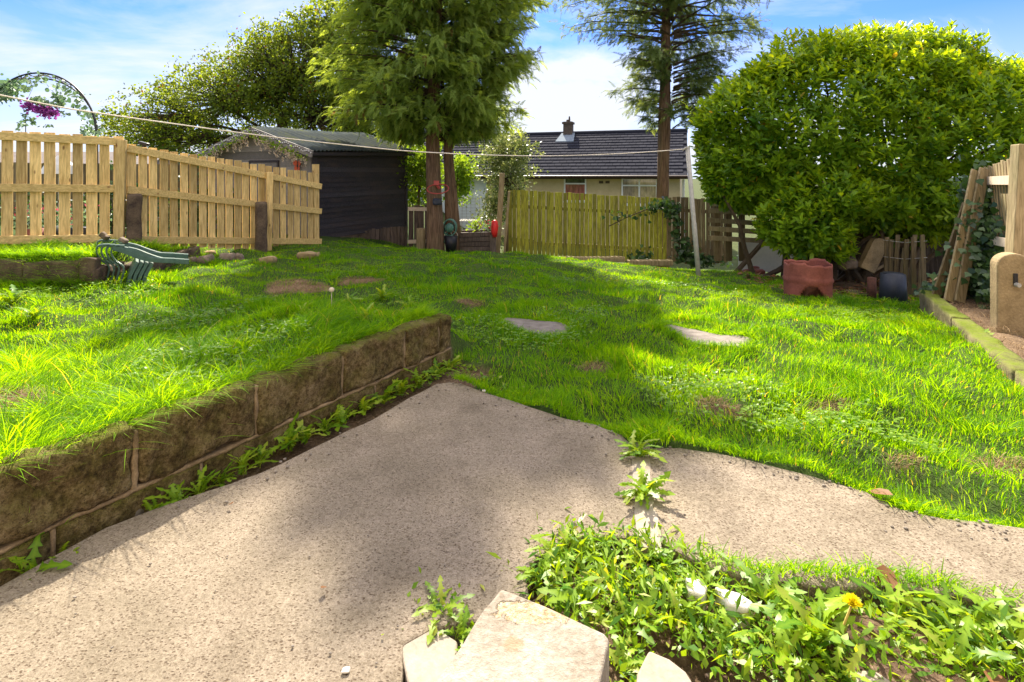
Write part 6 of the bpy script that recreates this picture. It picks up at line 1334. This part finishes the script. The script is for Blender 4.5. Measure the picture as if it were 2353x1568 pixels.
ch_ = mth(nt, 'MAXIMUM', spot(nt, co, tuple(cpt), .085, .028, .06, 2.2, wobn), mth(nt, 'MULTIPLY', spot(nt, co, tuple(cp2), .02, .02, .1, 2.0, wobn), 1.0))
c = mixc(nt, ch_, c, ramp(nt, [(.35, (.26, .17, .09)), (.6, (.56, .45, .31))], texnoise(nt, co, 75, 5, .8))); c = mixc(nt, mth(nt, 'MULTIPLY', spot(nt, co, tuple(st_), .016, .016, .3, 2.5, wobn), .6), c, (.26, .17, .09))
hgt = mixc(nt, ch_, f, mth(nt, 'SUBTRACT', mth(nt, 'MULTIPLY', texnoise(nt, co, 55, 4, .8), 2.0), 2.0)); principled(nt, out, c, .92, bump(nt, hgt, .9, .010), 0, .1); M['chip'] = m
stone_poly('stone_block', [(1150, 1352), (1175, 1360), (1240, 1385), (1330, 1425), (1390, 1452), (1401, 1466), (1380, 1560), (1350, 1680), (1120, 1690), (960, 1640), (1000, 1568), (1060, 1480), (1110, 1400)], BZ, -.05, 'big pale chipped stone block lying at the bottom of the picture', 'chip', 'stone block', 3)
stone_poly('stone_block', [(1492, 1492), (1540, 1512), (1575, 1540), (1610, 1600), (1600, 1680), (1450, 1680), (1462, 1545)], .045, -.04, 'small pale stone with a rounded corner right of the big block', 'palestone', 'stone block', 5)
stone_poly('flat_stone', [(915, 1485), (945, 1450), (1000, 1440), (1050, 1470), (1050, 1530), (1020, 1580), (940, 1575)], -.004, -.04, 'flat pale stone in the shade of the weeds left of the big block', 'palestone', 'stone', 7)
stone_poly('white_stone', [(1568, 1322), (1612, 1330), (1625, 1345), (1618, 1368), (1585, 1358)], .02, -.04, 'left one of the two white painted stones in the weeds', 'white', 'white stone', 8)
stone_poly('white_stone', [(1640, 1345), (1700, 1362), (1735, 1385), (1722, 1400), (1670, 1385)], .02, -.04, 'right one of the two white painted stones in the weeds', 'white', 'white stone', 9)
stone_poly('flat_stone', [(1950, 1535), (2040, 1540), (2060, 1568), (2050, 1600), (1930, 1590)], .0, -.05, 'half buried beige stone under the weeds below the yellow flower', 'palestone', 'stone', 11)
# litter: dead leaves, white chips
def dead_leaf(x, y, s_, lb, z=None):
    p = G(x, y) if y < 1200 and x > 2100 else PZ(x, y, .012); a, b = tpl_leaf(.34, .12, -.15); V, F, T = scatter(a, b, frames(np.array([[rng.normal(), rng.normal(), .1]]), np.array([[0, 0, 1.]])), np.array([list(p)]), np.array([s_]), np.array([.5])); tag(bulk('dead_leaf', V, F, T, 'deadleaf', origin=p), lb, 'dead leaf', 'dead leaves')
dead_leaf(1995, 1128, .075, 'curled brown leaf where the patio meets the sunlit lawn'); dead_leaf(750, 1348, .022, 'tiny brown leaf in the middle of the patio'); dead_leaf(2045, 1362, .07, 'twisted brown leaf at the top edge of the front weeds'); dead_leaf(2305, 1555, .06, 'reddish dead leaf at the bottom right corner'); dead_leaf(525, 1160, .02, 'tiny orange brown leaf on the patio near the wall')
for (x, y, s_, lb) in ((793, 1540, .012, 'small white chip on the patio near the bottom'), (1112, 898, .012, 'small white chip at the edge of the patio by the lawn')):
    p = PZ(x, y, .006); g = Geo(); g.rough(p, (s_*1.4, s_, s_*.6), None, .003, .4, 4, 30, x); tag(g.build('white_chip', 'white', origin=p), lb, 'pebble', 'white chips on the patio')

# ------------------------------------------------------------------ unseen house added behind the viewer to bounce sunlight into the garden
oh = thing('house', (0, -3.2, 0), 'unseen cream rendered house added behind the viewer for bounce light', 'house')
g = Geo(); g.box((0.5, -7.2, 2.6), (13, 8, 5.4)); g.build('wall', 'renderc', oh)
g = Geo(); g.add([(-6.4, -2.8, 5.25), (7.4, -2.8, 5.25), (7.4, -7.2, 7.6), (-6.4, -7.2, 7.6), (7.4, -11.6, 5.25), (-6.4, -11.6, 5.25)], [(0, 1, 2, 3), (3, 2, 4, 5), (0, 3, 5), (1, 4, 2), (0, 5, 4, 1)]); g.build('roof', 'brownroof', oh)
for x in (-3.2, 3.6):
    for z in (1.5, 4.0):
        g = Geo(); g.box((x, -3.19, z), (1.7, .06, 1.2)); w_ = g.build('window', 'upvc', oh); g = Geo(); g.box((x, -3.15, z), (1.5, .02, 1.0)); g.build('pane', 'glass', w_)
g = Geo(); g.box((0.3, -3.18, 1.0), (.95, .07, 2.05)); g.build('door', 'upvc', oh)

iv2 = thing('ivy', P(1555, 604, 11.0), 'small dark ivy climbing where the green and brown fences meet', 'ivy'); L = []
for (x, y, n, sx_, sy_) in ((1520, 472, 90, 16, 7), (1548, 490, 70, 9, 10), (1556, 530, 60, 6, 18), (1575, 575, 120, 14, 14), (1500, 478, 30, 10, 4), (1470, 590, 50, 14, 8), (1440, 500, 24, 30, 6), (1600, 598, 120, 20, 6), (1640, 600, 80, 24, 6)):
    for k in range(n): L.append(P(x+rng.normal(0, sx_), y+rng.normal(0, sy_), 10.95+rng.normal(0, .04)))
L = np.array(L); n = len(L); V, F, T = scatter(lv, lf, frames(runit(n), np.tile([0, -1., .6], (n, 1))+rng.normal(0, .4, (n, 3))), L, rng.uniform(.06, .11, n), rng.random(n)*.8); bulk('leaves', V, F, T, 'ivy', iv2)
g = Geo(); g.tube([P(1575, 600, 10.98), P(1556, 530, 10.98), P(1545, 490, 10.98), P(1500, 476, 11.0), P(1440, 500, 11.05), P(1400, 520, 11.1)], .010, 6); g.build('stem', 'twig', iv2)

# grit washed to the edges of the patio
g = Geo()
for k in range(260):
    i = random.randrange(3, 26); a = PATIO[i]; b = PATIO[i+1]; q = random.random(); x = a[0]+(b[0]-a[0])*q+random.gauss(0, .05); y = a[1]+(b[1]-a[1])*q-abs(random.gauss(0, .05)); s_ = random.choice((.003, .004, .005, .007, .009))
    if not bool(inpoly(np.array([x]), np.array([y]), PATIO)[0]): continue
    g.rough((x, y, .003+s_*.3), (s_*1.3, s_, s_*.8), None, s_*.2, .4, 2, 40, k)
for k in range(60):
    p = PZ(random.uniform(100, 2300), random.uniform(950, 1560), 0); s_ = random.choice((.003, .004, .005, .006))
    if inpoly(np.array([p.x]), np.array([p.y]), PATIO)[0]: g.rough((p.x, p.y, .003+s_*.3), (s_*1.3, s_, s_*.8), None, s_*.2, .4, 2, 40, k)
tag(g.build('grit', 'slab'), 'loose grit and crumbs lying on the patio', 'grit', kind='stuff')

# dry thatch in the bare patches
parts = []
for bx_, by_, rx, ry, s_ in BARE:
    n = int(2600*rx*ry/.02*.35)+60; th = rng.uniform(0, 6.283, n); q = np.sqrt(rng.random(n))*1.15; X = bx_+rx*q*np.cos(th); Y = by_+ry*q*np.sin(th)
    parts.append(blades(X, Y, zt(X, Y)+.004, rng.uniform(.012, .05, n), rng.uniform(.0015, .003, n), rng.uniform(.9, 1.9, n), rng.uniform(0, 6.3, n), rng.random(n)*.8, 3))
V, F, T = join(parts); tag(bulk('dry_thatch', V, F, T, 'straw'), 'dry straw and dead grass in the bare spots of the lawn', 'dry grass', kind='stuff')
A = P(1835, 480, 10.7); B = P(2620, 480, 9.6)
board_fence('board_fence', 'dark brown board fence behind the laurel, seen under its branches', A, B, 80, (zat(478, 10.7), zat(430, 9.6)), (-1.0, -.7), .095, 'picket', (.2, .8), jit=.02)

# clover and small lawn weeds in drifts
n = 60000; X, Y = sample_ground(n, 1.9, 7.2); g_, _ = cover(X, Y); k = (g_ > .85) & (sinnoise(X, Y, 3.1, 6.0) > .38) & (rng.random(n) < .5); X, Y = X[k], Y[k]; n = len(X); parts = []
a, b = tpl_leaf(.42, .06, .05); h0 = rng.uniform(.025, .065, n); az0 = rng.uniform(0, 6.28, n)
for j in range(3):
    az = az0+j*2.094; fw = np.stack([np.cos(az), np.sin(az), rng.uniform(-.1, .5, n)], 1); parts.append(scatter(a, b, frames(fw, np.tile([0, 0, 1.], (n, 1))), np.stack([X, Y, zt(X, Y)+h0], 1), rng.uniform(.009, .018, n), np.clip(rng.normal(.35, .2, n), 0, .8)))
V, F, T = join(parts); tag(bulk('clover', V, F, T, 'weed'), 'drifts of clover leaves mixed through the lawn', 'clover', kind='stuff')
